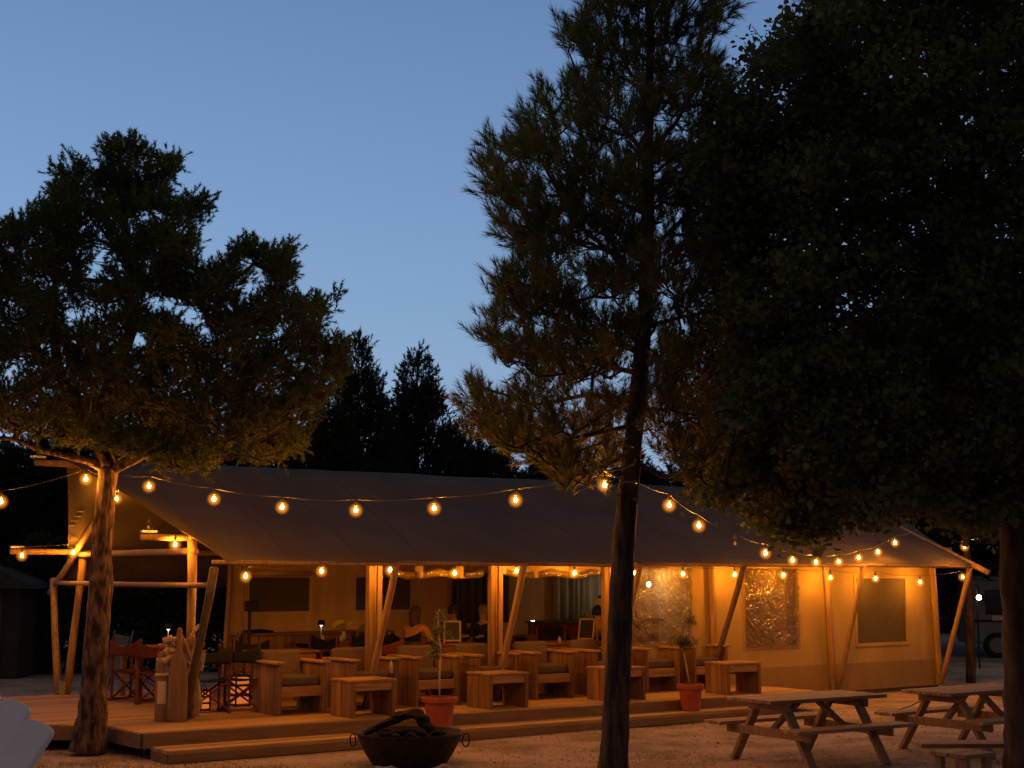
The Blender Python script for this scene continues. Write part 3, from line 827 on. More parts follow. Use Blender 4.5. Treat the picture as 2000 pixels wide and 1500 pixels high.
# ---- potted olive trees
def pot_tree(name, p, rt, h, label, stem_pts, crowns, seed):
    t = empty(name, p, 0, label=label, cat="potted tree", group="olive trees in terracotta pots on the step")
    q = MB(); k = rt / .22
    q.lathe([(.135 * k, 0), (.15 * k, .01), (.19 * k, h - .07), (.195 * k, h - .065), (.222 * k, h - .06), (.225 * k, h - .005), (.215 * k, h), (.195 * k, h), (.19 * k, h - .05)], n=28)
    q.build("pot", M['terracotta'], t, smooth=False)
    q = MB(); q.lathe([(.189 * k, h - .055), (.1 * k, h - .035), (.01, h - .03)], n=20); q.build("soil", M['soil'], t)
    q = MB(); q.tube(stem_pts, [.014 - .006 * i / (len(stem_pts) - 1) for i in range(len(stem_pts))], 8)
    r = np.random.default_rng(seed); top = Vector(stem_pts[-1])
    Vs = []
    for (cx, cy, cz, cr, n) in crowns:
        c = Vector((cx, cy, cz)); a = min((Vector(s) for s in stem_pts), key=lambda s: (s - c).length)
        for _ in range(7):
            e = c + Vector(r.normal(size=3)) * cr * .6
            mid = (a + e) / 2 + Vector((0, 0, .03)); q.tube([a, mid, e], [.005, .004, .002], 4)
            m = n // 7
            tt = r.uniform(.25, 1.15, m)[:, None]; base = np.array(a)[None] * (1 - tt) + np.array(e)[None] * tt + r.normal(size=(m, 3)) * .022
            d = r.normal(size=(m, 3)); d[:, 2] += .3; d /= np.linalg.norm(d, axis=1)[:, None]
            s = np.cross(d, r.normal(size=(m, 3))); s /= np.linalg.norm(s, axis=1)[:, None]
            Ln = r.uniform(.035, .06, m)[:, None]
            Vs.append(np.stack([base, base + d * Ln * .5 + s * .0075, base + d * Ln, base + d * Ln * .5 - s * .0075], 1))
    q.build("stem", M['drift'], t, smooth=True)
    v = np.concatenate(Vs).reshape(-1, 3)
    npmesh("foliage", v, np.arange(len(v)).reshape(-1, 4), 4, M['olive'], t)
pot_tree("potted_olive_tree", W(2.76, -1.66, .15), .232, .40, "slender potted olive tree in a round terracotta pot beside the fire bowl",
         [(0, 0, .35), (.0, .0, .7), (.012, 0, 1.0), (-.02, 0, 1.3), (-.02, 0, 1.5)],
         [(-.14, 0, .93, .12, 200), (-.10, .03, 1.05, .10, 120), (-.03, 0, 1.30, .12, 200), (.05, -.03, 1.42, .10, 160), (.02, 0, 1.18, .12, 140)], 1)
pot_tree("potted_olive_tree", W(7.10, -1.72, .15), .20, .38, "potted olive tree with flat bushy top in a terracotta pot near the right coffee table",
         [(0, 0, .33), (-.05, 0, .6), (-.09, 0, .85), (-.10, 0, 1.0), (-.02, 0, 1.3)],
         [(-.14, 0, .98, .10, 330), (0.0, 0, .98, .10, 330), (-.07, .02, .95, .08, 200), (.05, 0, 1.25, .09, 110), (-.12, 0, 1.2, .07, 60), (.04, 0, 1.42, .07, 60)], 2)

# ---- fire bowl
fb = empty("fire_bowl", (-1.17, 16.75, 0), 0, label="wide black iron fire bowl with ring handles and charred wood on the gravel", cat="fire bowl")
q = MB(); q.lathe([(.38, .02), (.42, .0), (.50, .12), (.575, .27), (.60, .33), (.625, .345), (.62, .365), (.59, .36), (.555, .28), (.47, .14), (.36, .06), (.02, .05)], n=48); q.build("bowl", M['rust'], fb, smooth=False)
for sx in (-1, 1):
    q = MB(); q.tube([(sx * (.645 + .038 * math.sin(a)), .05 * math.sin(a), .265 + .075 * math.cos(a)) for k, a in enumerate([i * math.pi / 8 for i in range(17)])], .008, 6, cap=False); q.build("ring_handle", M['blackmetal'], fb, smooth=True)
lg = empty("charred_log", (-1.17, 16.75, .0), 0, label="big curved charred log lying across the iron fire bowl", cat="log")
q = MB(); 
def rough_log(q, pts, rs, seed, flat=.5):
    P = [Vector(p) for p in pts]; dn = []; rr = []
    for i_ in range(len(P) - 1):
        for k_ in range(6): dn.append(P[i_].lerp(P[i_ + 1], k_ / 6)); rr.append(rs[i_] + (rs[i_ + 1] - rs[i_]) * k_ / 6)
    dn.append(P[-1]); rr.append(rs[-1]); o_ = len(q.v); q.tube(dn, rr, 12)
    for i_ in range(o_, len(q.v)):
        c_ = dn[(i_ - o_) // 12]; v_ = Vector(q.v[i_]) - c_
        v_ = v_ - v_.project(Vector((-.3, .2, 1))) * flat * .6
        q.v[i_] = tuple(c_ + v_ * (1 + .55 * noise.noise(Vector((q.v[i_][0] * 5, q.v[i_][1] * 16, q.v[i_][2] * 16 + seed)))))
rough_log(q, [(-.52, .02, .33), (-.40, 0, .39), (-.26, 0, .46), (-.10, 0, .53), (.02, 0, .565), (.09, 0, .55), (.20, -.05, .44), (.34, -.10, .30)], [.03, .055, .07, .075, .065, .07, .07, .04], 3)
o = q.build("wood", M['char'], lg)
q = MB(); rough_log(q, [(-.42, .15, .28), (0, .1, .34), (.35, .2, .27)], [.05, .06, .04], 9); rough_log(q, [(-.38, -.2, .26), (0, -.1, .29), (.3, -.25, .28)], [.04, .05, .04], 14); 
for k in range(9):
    a_ = k * 2.4; x_, y_ = .34 * math.cos(a_), .28 * math.sin(a_); rough_log(q, [(x_ - .16 * math.cos(a_ + 1), y_ - .16 * math.sin(a_ + 1), .27), (x_, y_, .33 + .02 * (k % 3)), (x_ + .15 * math.cos(a_ + 1), y_ + .15 * math.sin(a_ + 1), .29 + .06 * (k % 2))], [.02, .028, .015], 20 + k)
q.build("branch_stub", M['char'], lg)
# ring of stones by the bowl
rs = random.Random(4)
stl = [(-1.72, 15.62, .13), (-1.36, 15.55, .16), (-1.02, 15.60, .12), (-.72, 15.72, .15), (-1.55, 15.9, .09), (-.50, 15.95, .08)]
for k, (x, y, s) in enumerate(stl):
    q = MB(); n, m2 = 12, 7; vs = []
    for j in range(m2 + 1):
        for i in range(n):
            th = math.pi * j / m2; ph = 2 * math.pi * i / n
            d = Vector((math.sin(th) * math.cos(ph), math.sin(th) * math.sin(ph), math.cos(th)))
            vs.append(Vector((d.x * s * 1.25, d.y * s * .8, d.z * s * .5 + s * .35)) * (1 + .35 * noise.noise(d * 1.6 + Vector((k * 5, 0, 0)))))
    q.add(vs, [(j * n + i, (j + 1) * n + i, (j + 1) * n + (i + 1) % n, j * n + (i + 1) % n) for j in range(m2) for i in range(n)])
    o = q.build("stone", M['stone'], loc=(x, y, -.01), rz=rs.uniform(0, 3))
    tag(o, ["grey stone at the left end of the row under the fire bowl", "largest pale grey stone in front of the fire bowl", "middle grey stone below the fire bowl", "broad pale stone right of the middle one below the fire bowl",
            "small dark stone tucked close under the left of the fire bowl", "small stone at the right end of the row under the fire bowl"][k], "stone", "grey stones lying before the fire bowl")

# ---- driftwood bundle and boards on the deck at the left
def stick(name, pts, r, mat, label, cat="stick", n=8, group=None):
    q = MB(); q.tube(pts, r, n); o = q.build(name, mat, smooth=True); return tag(o, label, cat, group)
bx = W(-.30, -.10, .3)
def Q(px, py, dd=0.0):  # point near the bundle, at its own depth
    return at(px, py, 18.55 + dd)
# bottle-shaped board
bb = empty("cut_out_board", W(-.29, -.30, .3), rad(12), label="tall bottle-shaped wooden board standing among the driftwood", cat="board")
prof = [(-.125, 0), (.125, 0), (.125, .55), (.115, .64), (.06, .82), (.035, .92), (.03, 1.06), (.045, 1.12), (.02, 1.17), (-.025, 1.16), (-.035, 1.08), (-.03, .93), (-.075, .80), (-.105, .66), (-.12, .5)]
q = MB(); q.prism(prof, -.03, .03); q.build("board", M['paddle'], bb, bevel=.01)
# planter-like upright box with a pale label
bx_ = empty("upright_box", W(-.42, -.12, .3), rad(10), label="narrow upright wooden box with a pale paper label, left of the bottle-shaped board", cat="box")
q = MB(); q.box((0, 0, .28), (.17, .16, .56)); q.build("box", M['paddle'], bx_, bevel=.008)
q = MB(); q.box((0, -.083, .36), (.11, .004, .28)); q.build("paper_label", M['paper'], bx_)
q = MB(); q.box((0, -.002, .575), (.19, .18, .03)); q.build("rim", M['drift'], bx_, bevel=.006)
dr = empty("driftwood_bundle", (0, 0, 0), 0, label="bundle of pale driftwood pieces and rounded sticks standing on the deck", cat="driftwood")
dset = [([(312, 1340), (311, 1300), (314, 1272)], .035, 'b'), ([(324, 1345), (323, 1300), (330, 1258)], .028, 'b'), ([(331, 1345), (334, 1300), (338, 1252)], .022, 'r'),
        ([(346, 1330), (349, 1280), (353, 1240), (350, 1233)], .026, 'b'), ([(352, 1300), (366, 1262), (380, 1232), (388, 1220)], .020, 'r'),
        ([(318, 1252), (334, 1248), (352, 1249)], .036, 'b'), ([(356, 1272), (368, 1256), (380, 1246)], .050, 'b'), ([(362, 1292), (374, 1272), (383, 1256)], .045, 'b'), ([(372, 1300), (380, 1280), (386, 1262)], .030, 'b'),
        ([(304, 1262), (316, 1261), (326, 1263)], .020, 'b'), ([(305, 1288), (320, 1290), (340, 1280)], .028, 'b'), ([(316, 1276), (328, 1270), (342, 1272)], .034, 'b'), ([(322, 1300), (332, 1286), (348, 1268)], .022, 'r'),
        ([(362, 1322), (380, 1296), (396, 1276), (401, 1270)], .013, 'r'), ([(392, 1310), (396, 1290), (400, 1276)], .022, 'b'), ([(358, 1246), (364, 1262), (372, 1290)], .018, 'r'),
        ([(352, 1276), (364, 1292), (380, 1300)], .012, 'r'), ([(338, 1300), (352, 1262), (358, 1244)], .018, 'b'), ([(376, 1402), (378, 1365), (374, 1320)], .032, 'r'), ([(386, 1400), (387, 1365), (384, 1325)], .034, 'b')]
for k, (pp, rr, kd) in enumerate(dset):
    q = MB(); dep = .04 + .045 * (k % 5); P = [Q(x, y, dep) for x, y in pp]; dn = []
    for a, b_ in zip(P[:-1], P[1:]):
        for i_ in range(6): dn.append(a.lerp(b_, i_ / 6))
    dn.append(P[-1]); n_ = len(dn); o_ = len(q.v)
    q.tube(dn, [rr * 1.45 * (.55 + .45 * math.sin(math.pi * min(1, (i_ + .6) / n_ * 1.05))) * (1 + .3 * noise.noise(Vector((i_ * .5, k * 3.1, 0)))) for i_ in range(n_)], 9)
    for i_ in range(len(q.v)):
        c_ = dn[i_ // 9]; v_ = Vector(q.v[i_]) - c_
        f_ = 1 + .5 * noise.noise(Vector(q.v[i_]) * 14 + Vector((k, 0, 0)))
        if kd == 'b': v_ = v_ - v_.project(Vector((.3, .95, 0))) * .55      # split, flattened pieces
        q.v[i_] = tuple(c_ + v_ * f_)
    q.build("driftwood_piece", M['drift'] if k % 3 else M['paddle'], dr)

# ---- floor lanterns glowing between the director chairs
def lantern(p, s, label):
    t = empty("floor_lantern", p, TH, label=label, cat="lantern", group="glowing floor lanterns by the director chairs")
    q = MB()
    for sx in (-1, 1):
        for sy in (-1, 1): q.box((sx * .11 * s, sy * .11 * s, .22 * s), (.02, .02, .44 * s))
    for z in (.01, .16, .30, .44): q.box((0, 0, z * s), (.25 * s, .25 * s, .022))
    q.build("frame", M['blackmetal'], t)
    q = MB()
    for z in (.085, .23, .37): q.box((0, 0, z * s), (.20 * s, .20 * s, .09 * s))
    q.build("glowing_pane", M['flame'], t)
    q = MB(); q.tube([(-.08 * s, 0, .45 * s), (0, 0, .60 * s), (.08 * s, 0, .45 * s)], .008, 6); q.build("handle", M['blackmetal'], t)
lantern(W(.60, .95, .3), .6, "smaller glowing lantern on the deck right behind the slanted dark pole")
lantern(W(1.27, 1.25, .3), .95, "larger glowing lantern seen through the peaked director chair")

# ---- table lamps
M['lampbright'] = emitter("white_lamp_glow", (1, .85, .6), 140)
def table_lamp(p, label, white=False):
    t = empty("table_lamp", p, 0, label=label, cat="lamp", group="small cordless table lamps")
    q = MB(); q.lathe([(.05, 0), (.05, .012), (.008, .02), (.008, .27)], n=14); q.build("stand", M['silver'], t, smooth=True)
    q = MB(); q.lathe([(.065, .25), (.05, .33), (.045, .335), (.06, .252)], n=20); q.build("lamp_shade", M['blackmetal'] if not white else M['paper'], t, smooth=True)
    q = MB(); q.lathe([(.0, .235), (.022, .24), (.026, .25), (.02, .262), (0, .264)], n=12); q.build("diffuser", M['lampwhite'] if not white else M['lampbright'], t, smooth=True)
table_lamp(W(1.05, 3.4, 1.055), "small dark-shaded lamp on the porch table, above the driftwood")
table_lamp(W(3.75, 3.55, 1.055), "small dark-shaded lamp left of the yellow flower")
table_lamp(W(7.95, 3.4, 1.055), "small white-shaded lamp on the table deep in the tent", True)
gl = empty("pendant_lamp", W(10.62, 3.3, 1.90), 0, label="small white pendant lamp seen through the first clear window, right of the pine trunk", cat="lamp")
q = MB(); q.lathe([(.0, 0), (.025, .008), (.04, .045), (.025, .08), (0, .085)], n=16); q.build("globe", emitter("white_globe_glow", (1, .86, .55), 130), gl, smooth=True)
q = MB(); q.tube([(0, 0, .085), (0, 0, .50), (0, 0, .95)], .008, 6); q.build("cord", M['rubber'], gl)
# music stand / speaker on a post
ms = empty("speaker_stand", W(1.93, 2.4, .3), TH, label="black post with a small square box on top, before the left back window", cat="stand")
q = MB(); q.tube([(0, 0, 0.0), (0, 0, 1.3)], .025, 10); q.lathe([(.16, 0), (.16, .02), (.03, .03)], n=20); q.build("pole", M['blackmetal'], ms)
q = MB(); q.box((.03, 0, 1.36), (.20, .10, .16)); q.build("head_box", M['blackmetal'], ms, bevel=.008)
# wooden counter along the back wall
cn = empty("wooden_counter", W(3.95, 4.2, .3), TH, label="low plank-fronted wooden counter along the back wall under the left window", cat="counter")
q = MB(); q.box((0, 0, .42), (2.7, .40, .84)); q.build("front", M['panel'], cn)
q = MB(); q.box((0, -.02, .86), (2.8, .48, .035)); q.build("counter_top", M['table'], cn, bevel=.005)
q = MB(); q.tube([(-1.3, -.05, .90), (-1.0, -.05, .91), (-.75, 0, .895)], [.03, .035, .015], 8); o = q.build("dark_cloth_roll", M['black'], None, smooth=True, loc=W(3.95, 4.2, .3), rz=TH); tag(o, "dark rolled cloth on the left end of the wooden counter", "cloth")
# bar with things on it
br = empty("bar_counter", W(9.3, 3.3, .3), TH, label="dark bar counter deep in the tent in front of the grey curtain", cat="bar")
q = MB(); q.box((0, 0, .48), (2.7, .5, .96)); q.build("front", M['redwood'], br)
q = MB(); q.box((0, -.03, .98), (2.8, .6, .04)); q.build("counter_top", M['darkstick'], br, bevel=.005)
def bottle(p, h, r, mat, label, name="bottle", cat="bottle", grp="bottles and glasses on the bar"):
    q = MB(); q.lathe([(r, 0), (r, h * .6), (r * .35, h * .78), (r * .3, h)], n=12); o = q.build(name, mat, loc=p, smooth=True); tag(o, label, cat, grp)
q = MB(); q.box((0, 0, .17), (.24, .26, .34)); q.box((0, -.08, .40), (.28, .30, .10)); o = q.build("coffee_machine", M['blackmetal'], loc=W(9.55, 3.25, 1.30), rz=TH, bevel=.01); tag(o, "black coffee machine on the bar, right of the glasses", "coffee machine")
for k in range(6):
    q = MB(); q.lathe([(.028, 0), (.03, .002), (.004, .01), (.004, .07), (.03, .10), (.036, .16), (.033, .165)], n=12)
    o = q.build("wine_glass", M['glass'], loc=W(8.95 + .09 * (k % 3) , 3.1 + .12 * (k // 3), 1.30), smooth=True)
    tag(o, ("front", "back")[k // 3] + "-row wine glass, " + ("leftmost", "middle", "rightmost")[k % 3] + " of three, left of the coffee machine", "glass", "wine glasses on the bar")
q = MB(); q.box((0, 0, .09), (.28, .2, .18)); o = q.build("wooden_crate", M['frame'], loc=W(10.02, 3.2, 1.30), rz=TH, bevel=.01); tag(o, "small pale crate on the bar right of the coffee machine", "crate")
bottle(W(9.8, 3.15, 1.30), .30, .045, M['glass'], "clear bottle standing between the coffee machine and the pale crate")
# leaning menu board near right opening
mb = empty("menu_board", W(8.05, 1.5, .3), TH + rad(10), label="tall pale notice board with two notes pinned on, in the right opening", cat="notice board")
q = MB(); q.box((0, 0, 1.12), (.42, .03, .62)); q.build("board", M['paper'], mb, bevel=.004)
q = MB()
for sx in (-1, 1): q.beam((sx * .17, .0, 0), (sx * .15, .02, .85), .03, .03)
q.beam((-.1, .5, 0), (0, .03, 1.35), .03, .03); q.build("easel", M['frame'], mb)
M['note'] = plain("white_note", (.8, .72, .6), .8)
for (x, z, h) in ((-.03, 1.33, .16), (.12, 1.14, .2)): q = MB(); q.box((x, -.02, z), (.09, .006, h)); q.build("note", M['note'], mb)
# small framed chalkboards
def aboard(p, rz, s, label, open_=False):
    t = empty("chalkboard_sign", p, rz, label=label, cat="chalkboard", group="small wood-framed chalkboards on the tables")
    rot = Matrix.Rotation(rad(-14), 3, 'X'); H, Wd = .34 * s, .24 * s
    q = MB()
    for sx in (-1, 1): q.box(rot @ Vector((sx * Wd / 2, 0, H / 2)), (.025, .018, H), rot)
    for z in (.04, H - .012): q.box(rot @ Vector((0, 0, z)), (Wd, .018, .025), rot)
    rb = Matrix.Rotation(rad(14), 3, 'X')
    for sx in (-1, 1): q.box(rb @ Vector((sx * Wd / 2, 0, H / 2)) + Vector((0, 2 * math.sin(rad(14)) * H, 0)), (.02, .015, H), rb)
    q.build("frame", M['frame'], t)
    q = MB(); q.box(rot @ Vector((0, .004, H / 2 + .01)), (Wd - .02, .006, H - .07), rot); q.build("slate", M['chalk'], t)
aboard(W(5.05, 1.58, 1.055), TH - .5, 1.05, "small framed chalkboard on the table left of the second bright column")
aboard(W(7.15, .85, 1.055), TH - 1.15, 1.1, "small A-frame chalkboard on the reddish table by the pine trunk")
# small things on tables
for k, (p, h, r_, lb) in enumerate([(W(4.82, 1.62, 1.055), .12, .025, "small clear bottle on the table beside the framed chalkboard"),
                                 (W(5.25, 1.7, 1.055), .10, .03, "short jar right of the framed chalkboard"),
                                 (W(3.65, 3.3, 1.055), .10, .03, "small jar left on the flower table"),
                                 (W(6.55, .75, 1.055), .10, .028, "small jar at the left end of the reddish table"),
                                 (W(3.95, 3.25, 1.055), .09, .03, "small jar nearest the yellow flower")]):
    bottle(p, h, r_, M['glass'], lb, "glass_jar", "jar", "small jars and bottles on the dining tables")
bottle(W(2.80, -.35, .78), .22, .03, M['glass'], "tall clear bottle standing between two armchairs under the broad column", "bottle", "bottle", None)
st_ = MB(); st_.box((0, 0, .23), (.22, .3, .46)); 
# yellow flower in vase
fl = empty("flower_vase", W(4.12, 3.45, 1.055), 0, label="yellow flowers drooping from a clear vase on the dining table", cat="flower vase")
q = MB(); q.lathe([(.035, 0), (.045, .06), (.03, .12), (.035, .15)], n=14); q.build("vase", M['glass'], fl, smooth=True)
q = MB(); r = random.Random(2)
q.tube([(0, 0, .1), (.0, 0, .24), (-.05, 0, .30), (-.14, 0, .27)], .005, 5); q.tube([(0, 0, .1), (.03, 0, .25), (.10, 0, .29)], .005, 5); q.build("flower_stem", M['olive'], fl)
q = MB()
for k in range(26):
    s = k / 25; c = Vector((-.02 - .15 * s, 0, .30 + .04 * math.sin(s * 3) - .09 * s)) + Vector([r.gauss(0, .014) for _ in range(3)])
    if k % 5 == 0: c = Vector((.03 + .08 * r.random(), 0, .28))
    for a in range(5):
        d = Vector((math.cos(a * 1.256), .3 * r.uniform(-1, 1), math.sin(a * 1.256))) * .03; e = Vector((-d.z, 0, d.x)) * .45
        q.add([c, c + d * .6 + e, c + d, c + d * .6 - e], [(0, 1, 2, 3)])
q.build("petal", M['orchid'], fl)
# pale hose / cable on the ground by the tent corner
stick("pale_cable", [onz(1715, 1389, .25), onz(1750, 1387, .18), onz(1775, 1380, .2), onz(1800, 1368, .3)], .012, M['cable'], "pale curved cable hanging between the two picnic tables", "cable", 6)

# ================================================================== PEOPLE
def person(p, rz, label, top_c, hair_c, hair='short', lean=.0, arm='table', head_turn=0):
    r = empty("person", p, rz, label=label, cat="person", group="guests seated at the tables")
    # faces -y; seat height .45
    y = lean
    J = {'pel': (0, 0, .50), 'wst': (0, .02 + .2 * y, .68), 'chs': (0, .02 + .6 * y, .88), 'nek': (0, 0 + .9 * y, 1.05), 'hb': (0, -.015 + y, 1.12), 'hm': (0, -.02 + y, 1.19), 'ht': (0, -.01 + y, 1.29)}
    E_ = [('pel', 'wst', 0), ('wst', 'chs', 0), ('chs', 'nek', 0), ('nek', 'hb', 0), ('hb', 'hm', 0), ('hm', 'ht', 0)]
    R = {'pel': (.15, .11), 'wst': (.13, .095), 'chs': (.155, .10), 'nek': (.052, .052), 'hb': (.065, .07), 'hm': (.075, .09), 'ht': (.055, .065)}
    for s, n_ in ((-1, 'l'), (1, 'r')):
        J['sh' + n_] = (s * .19, .01 + .7 * y, .98); R['sh' + n_] = (.058, .058)
        J['el' + n_] = (s * .24, -.10 + .6 * y, .76); R['el' + n_] = (.042, .042)
        J['wr' + n_] = (s * .14, -.33 + .6 * y, .80); R['wr' + n_] = (.027, .027)
        J['pa' + n_] = (s * .12, -.40 + .6 * y, .80); R['pa' + n_] = (.035, .018)
        E_ += [('chs', 'sh' + n_, 0), ('sh' + n_, 'el' + n_, 0), ('el' + n_, 'wr' + n_, 0), ('wr' + n_, 'pa' + n_, 0)]
        for k in range(5):
            off = (k - 2) * .017; ln = (.05, .07, .078, .072, .058)[k]
            a = (s * .12 + s * off, -.425 + .6 * y, .80); b_ = (s * .12 + s * off * 1.3, -.425 - ln * .6 + .6 * y, .795); c_ = (s * .12 + s * off * 1.3, -.425 - ln + .6 * y, .775)
            if k == 0: a = (s * .085, -.385 + .6 * y, .80); b_ = (s * .06, -.415 + .6 * y, .79); c_ = (s * .055, -.44 + .6 * y, .78)
            for nm, q_ in (('a', a), ('b', b_), ('c', c_)): J[f'f{n_}{k}{nm}'] = q_; R[f'f{n_}{k}{nm}'] = (.0085, .0085)
            E_ += [('pa' + n_, f'f{n_}{k}a', 0), (f'f{n_}{k}a', f'f{n_}{k}b', 0), (f'f{n_}{k}b', f'f{n_}{k}c', 0)]
        J['hp' + n_] = (s * .09, -.02, .48); R['hp' + n_] = (.085, .085)
        J['kn' + n_] = (s * .11, -.43, .50); R['kn' + n_] = (.06, .06)
        J['an' + n_] = (s * .11, -.42, .09); R['an' + n_] = (.038, .038)
        J['to' + n_] = (s * .12, -.58, .04); R['to' + n_] = (.035, .025)
        E_ += [('pel', 'hp' + n_, 0), ('hp' + n_, 'kn' + n_, 0), ('kn' + n_, 'an' + n_, 0), ('an' + n_, 'to' + n_, 0)]
    def skin(name, names, mat, grow=0, ov={}, root=None):
        idx = {n: i for i, n in enumerate(names)}
        me = bpy.data.meshes.new(name); me.from_pydata([J[n] for n in names], [(idx[a], idx[b]) for a, b, _ in E_ if a in idx and b in idx], []); me.update()
        o = bpy.data.objects.new(name, me); COL.objects.link(o); o.parent = r
        m = o.modifiers.new("skin", 'SKIN'); m.use_smooth_shade = True
        for i, n in enumerate(names):
            rr = ov.get(n, (R[n][0] + grow, R[n][1] + grow)); me.skin_vertices[0].data[i].radius = rr
            me.skin_vertices[0].data[i].use_root = (n == (root or names[0]))
        sm = o.modifiers.new("s", 'SUBSURF'); sm.levels = 1; sm.render_levels = 1
        me.materials.append(mat); return o
    skin("body", list(J), M['skin'], 0, root='pel')
    tn = ['pel', 'wst', 'chs', 'shl', 'shr', 'ell', 'elr', 'wrl', 'wrr']
    skin("top", tn, plain("top_cloth", top_c, .9), .014)
    skin("trousers", ['pel', 'hpl', 'hpr', 'knl', 'knr', 'anl', 'anr'], plain("trouser_cloth", (.03, .03, .04), .9), .013, {'pel': (.155, .12)})
    hm = plain("hair", hair_c, .7)
    q = MB(); n, m2 = 16, 9; vs = []
    for j in range(m2 + 1):
        for i in range(n):
            th = math.pi * .62 * j / m2 if hair != 'long' else math.pi * .68 * j / m2; ph = 2 * math.pi * i / n
            d = Vector((math.sin(th) * math.cos(ph), math.sin(th) * math.sin(ph), math.cos(th)))
            back = .5 + .5 * d.y
            zz = d.z
            w_ = 1.0
            if d.y < -.1 and th > math.pi * .36: w_ = .86
            pos = Vector((d.x * .098 * w_, d.y * .118 * w_, d.z * .122)) + Vector((0, .0 + y, 1.205))
            if hair == 'long' and th > 1.4 and d.y > -.3: pos.z -= .16 * (th - 1.4) / .7; pos.y += .02
            pos += d * .006 * noise.noise(d * 5)
            vs.append(pos)
    q.add(vs, [(j * n + i, (j + 1) * n + i, (j + 1) * n + (i + 1) % n, j * n + (i + 1) % n) for j in range(m2) for i in range(n)])
    q.build("hair", hm, r, smooth=True)
    # face
    q = MB()
    q.tube([(0, -.098 + y, 1.215), (0, -.122 + y, 1.185), (0, -.104 + y, 1.175)], [.008, .014, .010], 8)
    for s in (-1, 1): q.tube([(s * .078, 0 + y, 1.215), (s * .086, .006 + y, 1.195), (s * .078, 0 + y, 1.172)], [.012, .016, .01], 6)
    q.build("nose_and_ears", M['skin'], r, smooth=True)
    q = MB()
    for s in (-1, 1): q.tube([(s * .030 - .010, -.096 + y, 1.212), (s * .030 + .010, -.096 + y, 1.212)], .006, 6)
    q.build("eyes", M['chalk'], r)
    q = MB(); q.tube([(-.02, -.097 + y, 1.15), (0, -.102 + y, 1.148), (.02, -.097 + y, 1.15)], .005, 6); q.build("mouth", plain("lips", (.30, .08, .06), .5), r)
person(W(4.42, 2.98, .3), rad(200), "person in a grey-brown top leaning over the flower table, half behind the broad column", (.16, .12, .09), (.10, .06, .04), lean=-.10)
person(W(5.05, 2.75, .3), rad(150), "person with long hair and tan top seen from behind, left of the first olive tree", (.60, .27, .09), (.09, .045, .022), 'long', lean=-.05)
person(W(6.17, 3.3, .3), rad(10), "person in a dark jacket facing the viewer behind the framed chalkboard", (.015, .014, .016), (.06, .04, .03))
person(W(6.5, 2.85, .3), rad(-25), "person in black just left of the second bright column", (.012, .011, .012), (.25, .20, .16))
person(W(7.72, 1.25, .3), rad(165), "person with dark hair in an ochre top right of the standing chalkboard", (.30, .18, .08), (.012, .01, .009), lean=-.04)
# chairs under the guests, simple benches: 'director' copies
for (p, rz, lb) in [(W(4.42, 3.0, .3), 200, "director chair under the person leaning over the flower table"), (W(5.05, 2.78, .3), 150, "director chair under the person in the tan top"),
                    (W(6.17, 3.32, .3), 10, "director chair under the person in the dark jacket"), (W(6.5, 2.87, .3), -25, "director chair under the person in black"), (W(7.72, 1.27, .3), 165, "director chair under the person in the ochre top")]:
    o = copy_tree(D0); o.location = p; o.rotation_euler = (0, 0, rad(rz)); tag(o, lb, "director chair", "folding director chairs with canvas seats")
# coat hung over the chair by the standing chalkboard
q = MB(); n = 14; vs = []
for j in range(7):
    for i in range(n + 1):
        s = i / n * 2 - 1; t = j / 6
        vs.append((s * (.32 + .05 * t) , .24 + .14 * math.sin(t * 3.1) - .05 * s * s, .98 - .10 * s * s - .55 * t + .02 * noise.noise(Vector((s * 4, t * 4, 1)))))
q.v = vs; q.f = [(j * (n + 1) + i, j * (n + 1) + i + 1, (j + 1) * (n + 1) + i + 1, (j + 1) * (n + 1) + i) for j in range(6) for i in range(n)]
o = q.build("coat", M['black'], loc=W(7.2, 2.0, .3), rz=rad(-30), smooth=True); o.modifiers.new("t", 'SOLIDIFY').thickness = .02
tag(o, "black coat draped over the director chair left of the standing chalkboard", "coat")

# ================================================================== STRING LIGHTS
def make_bulb():
    q = MB(); q.lathe([(0.0, -.034), (.014, -.028), (.020, -.014), (.018, 0.0), (.009, .014), (0, .018)], n=10); core = q.v, q.f
    s = MB(); s.lathe([(.104 * math.sin(math.pi * k_ / 12), -.012 - .104 * math.cos(math.pi * k_ / 12)) for k_ in range(0, 12)] + [(.012, .092)], n=28);  # oversized sphere that carries the painted halo, not the bulb's glass
    k = MB(); k.lathe([(.016, .035), (.018, .05), (.018, .085), (.010, .092), (.006, .12)], n=10)
    return q, s, k
mc, msn, mk = make_bulb()
def mesh_of(b, name, mat, smooth=True):
    me = bpy.data.meshes.new(name); me.from_pydata(b.v, [], b.f); me.update()
    for p in me.polygons: p.use_smooth = smooth
    me.materials.append(mat); return me
me_core = mesh_of(mc, "bulb", M['core']); me_shell = mesh_of(msn, "bulb_halo", M['shell']); me_sock = mesh_of(mk, "socket", M['rubber'])
M['off'] = plain("unlit_bulb", (.55, .5, .45), .1, .6)
me_off = mesh_of(mc, "unlit_bulb", M['off'])
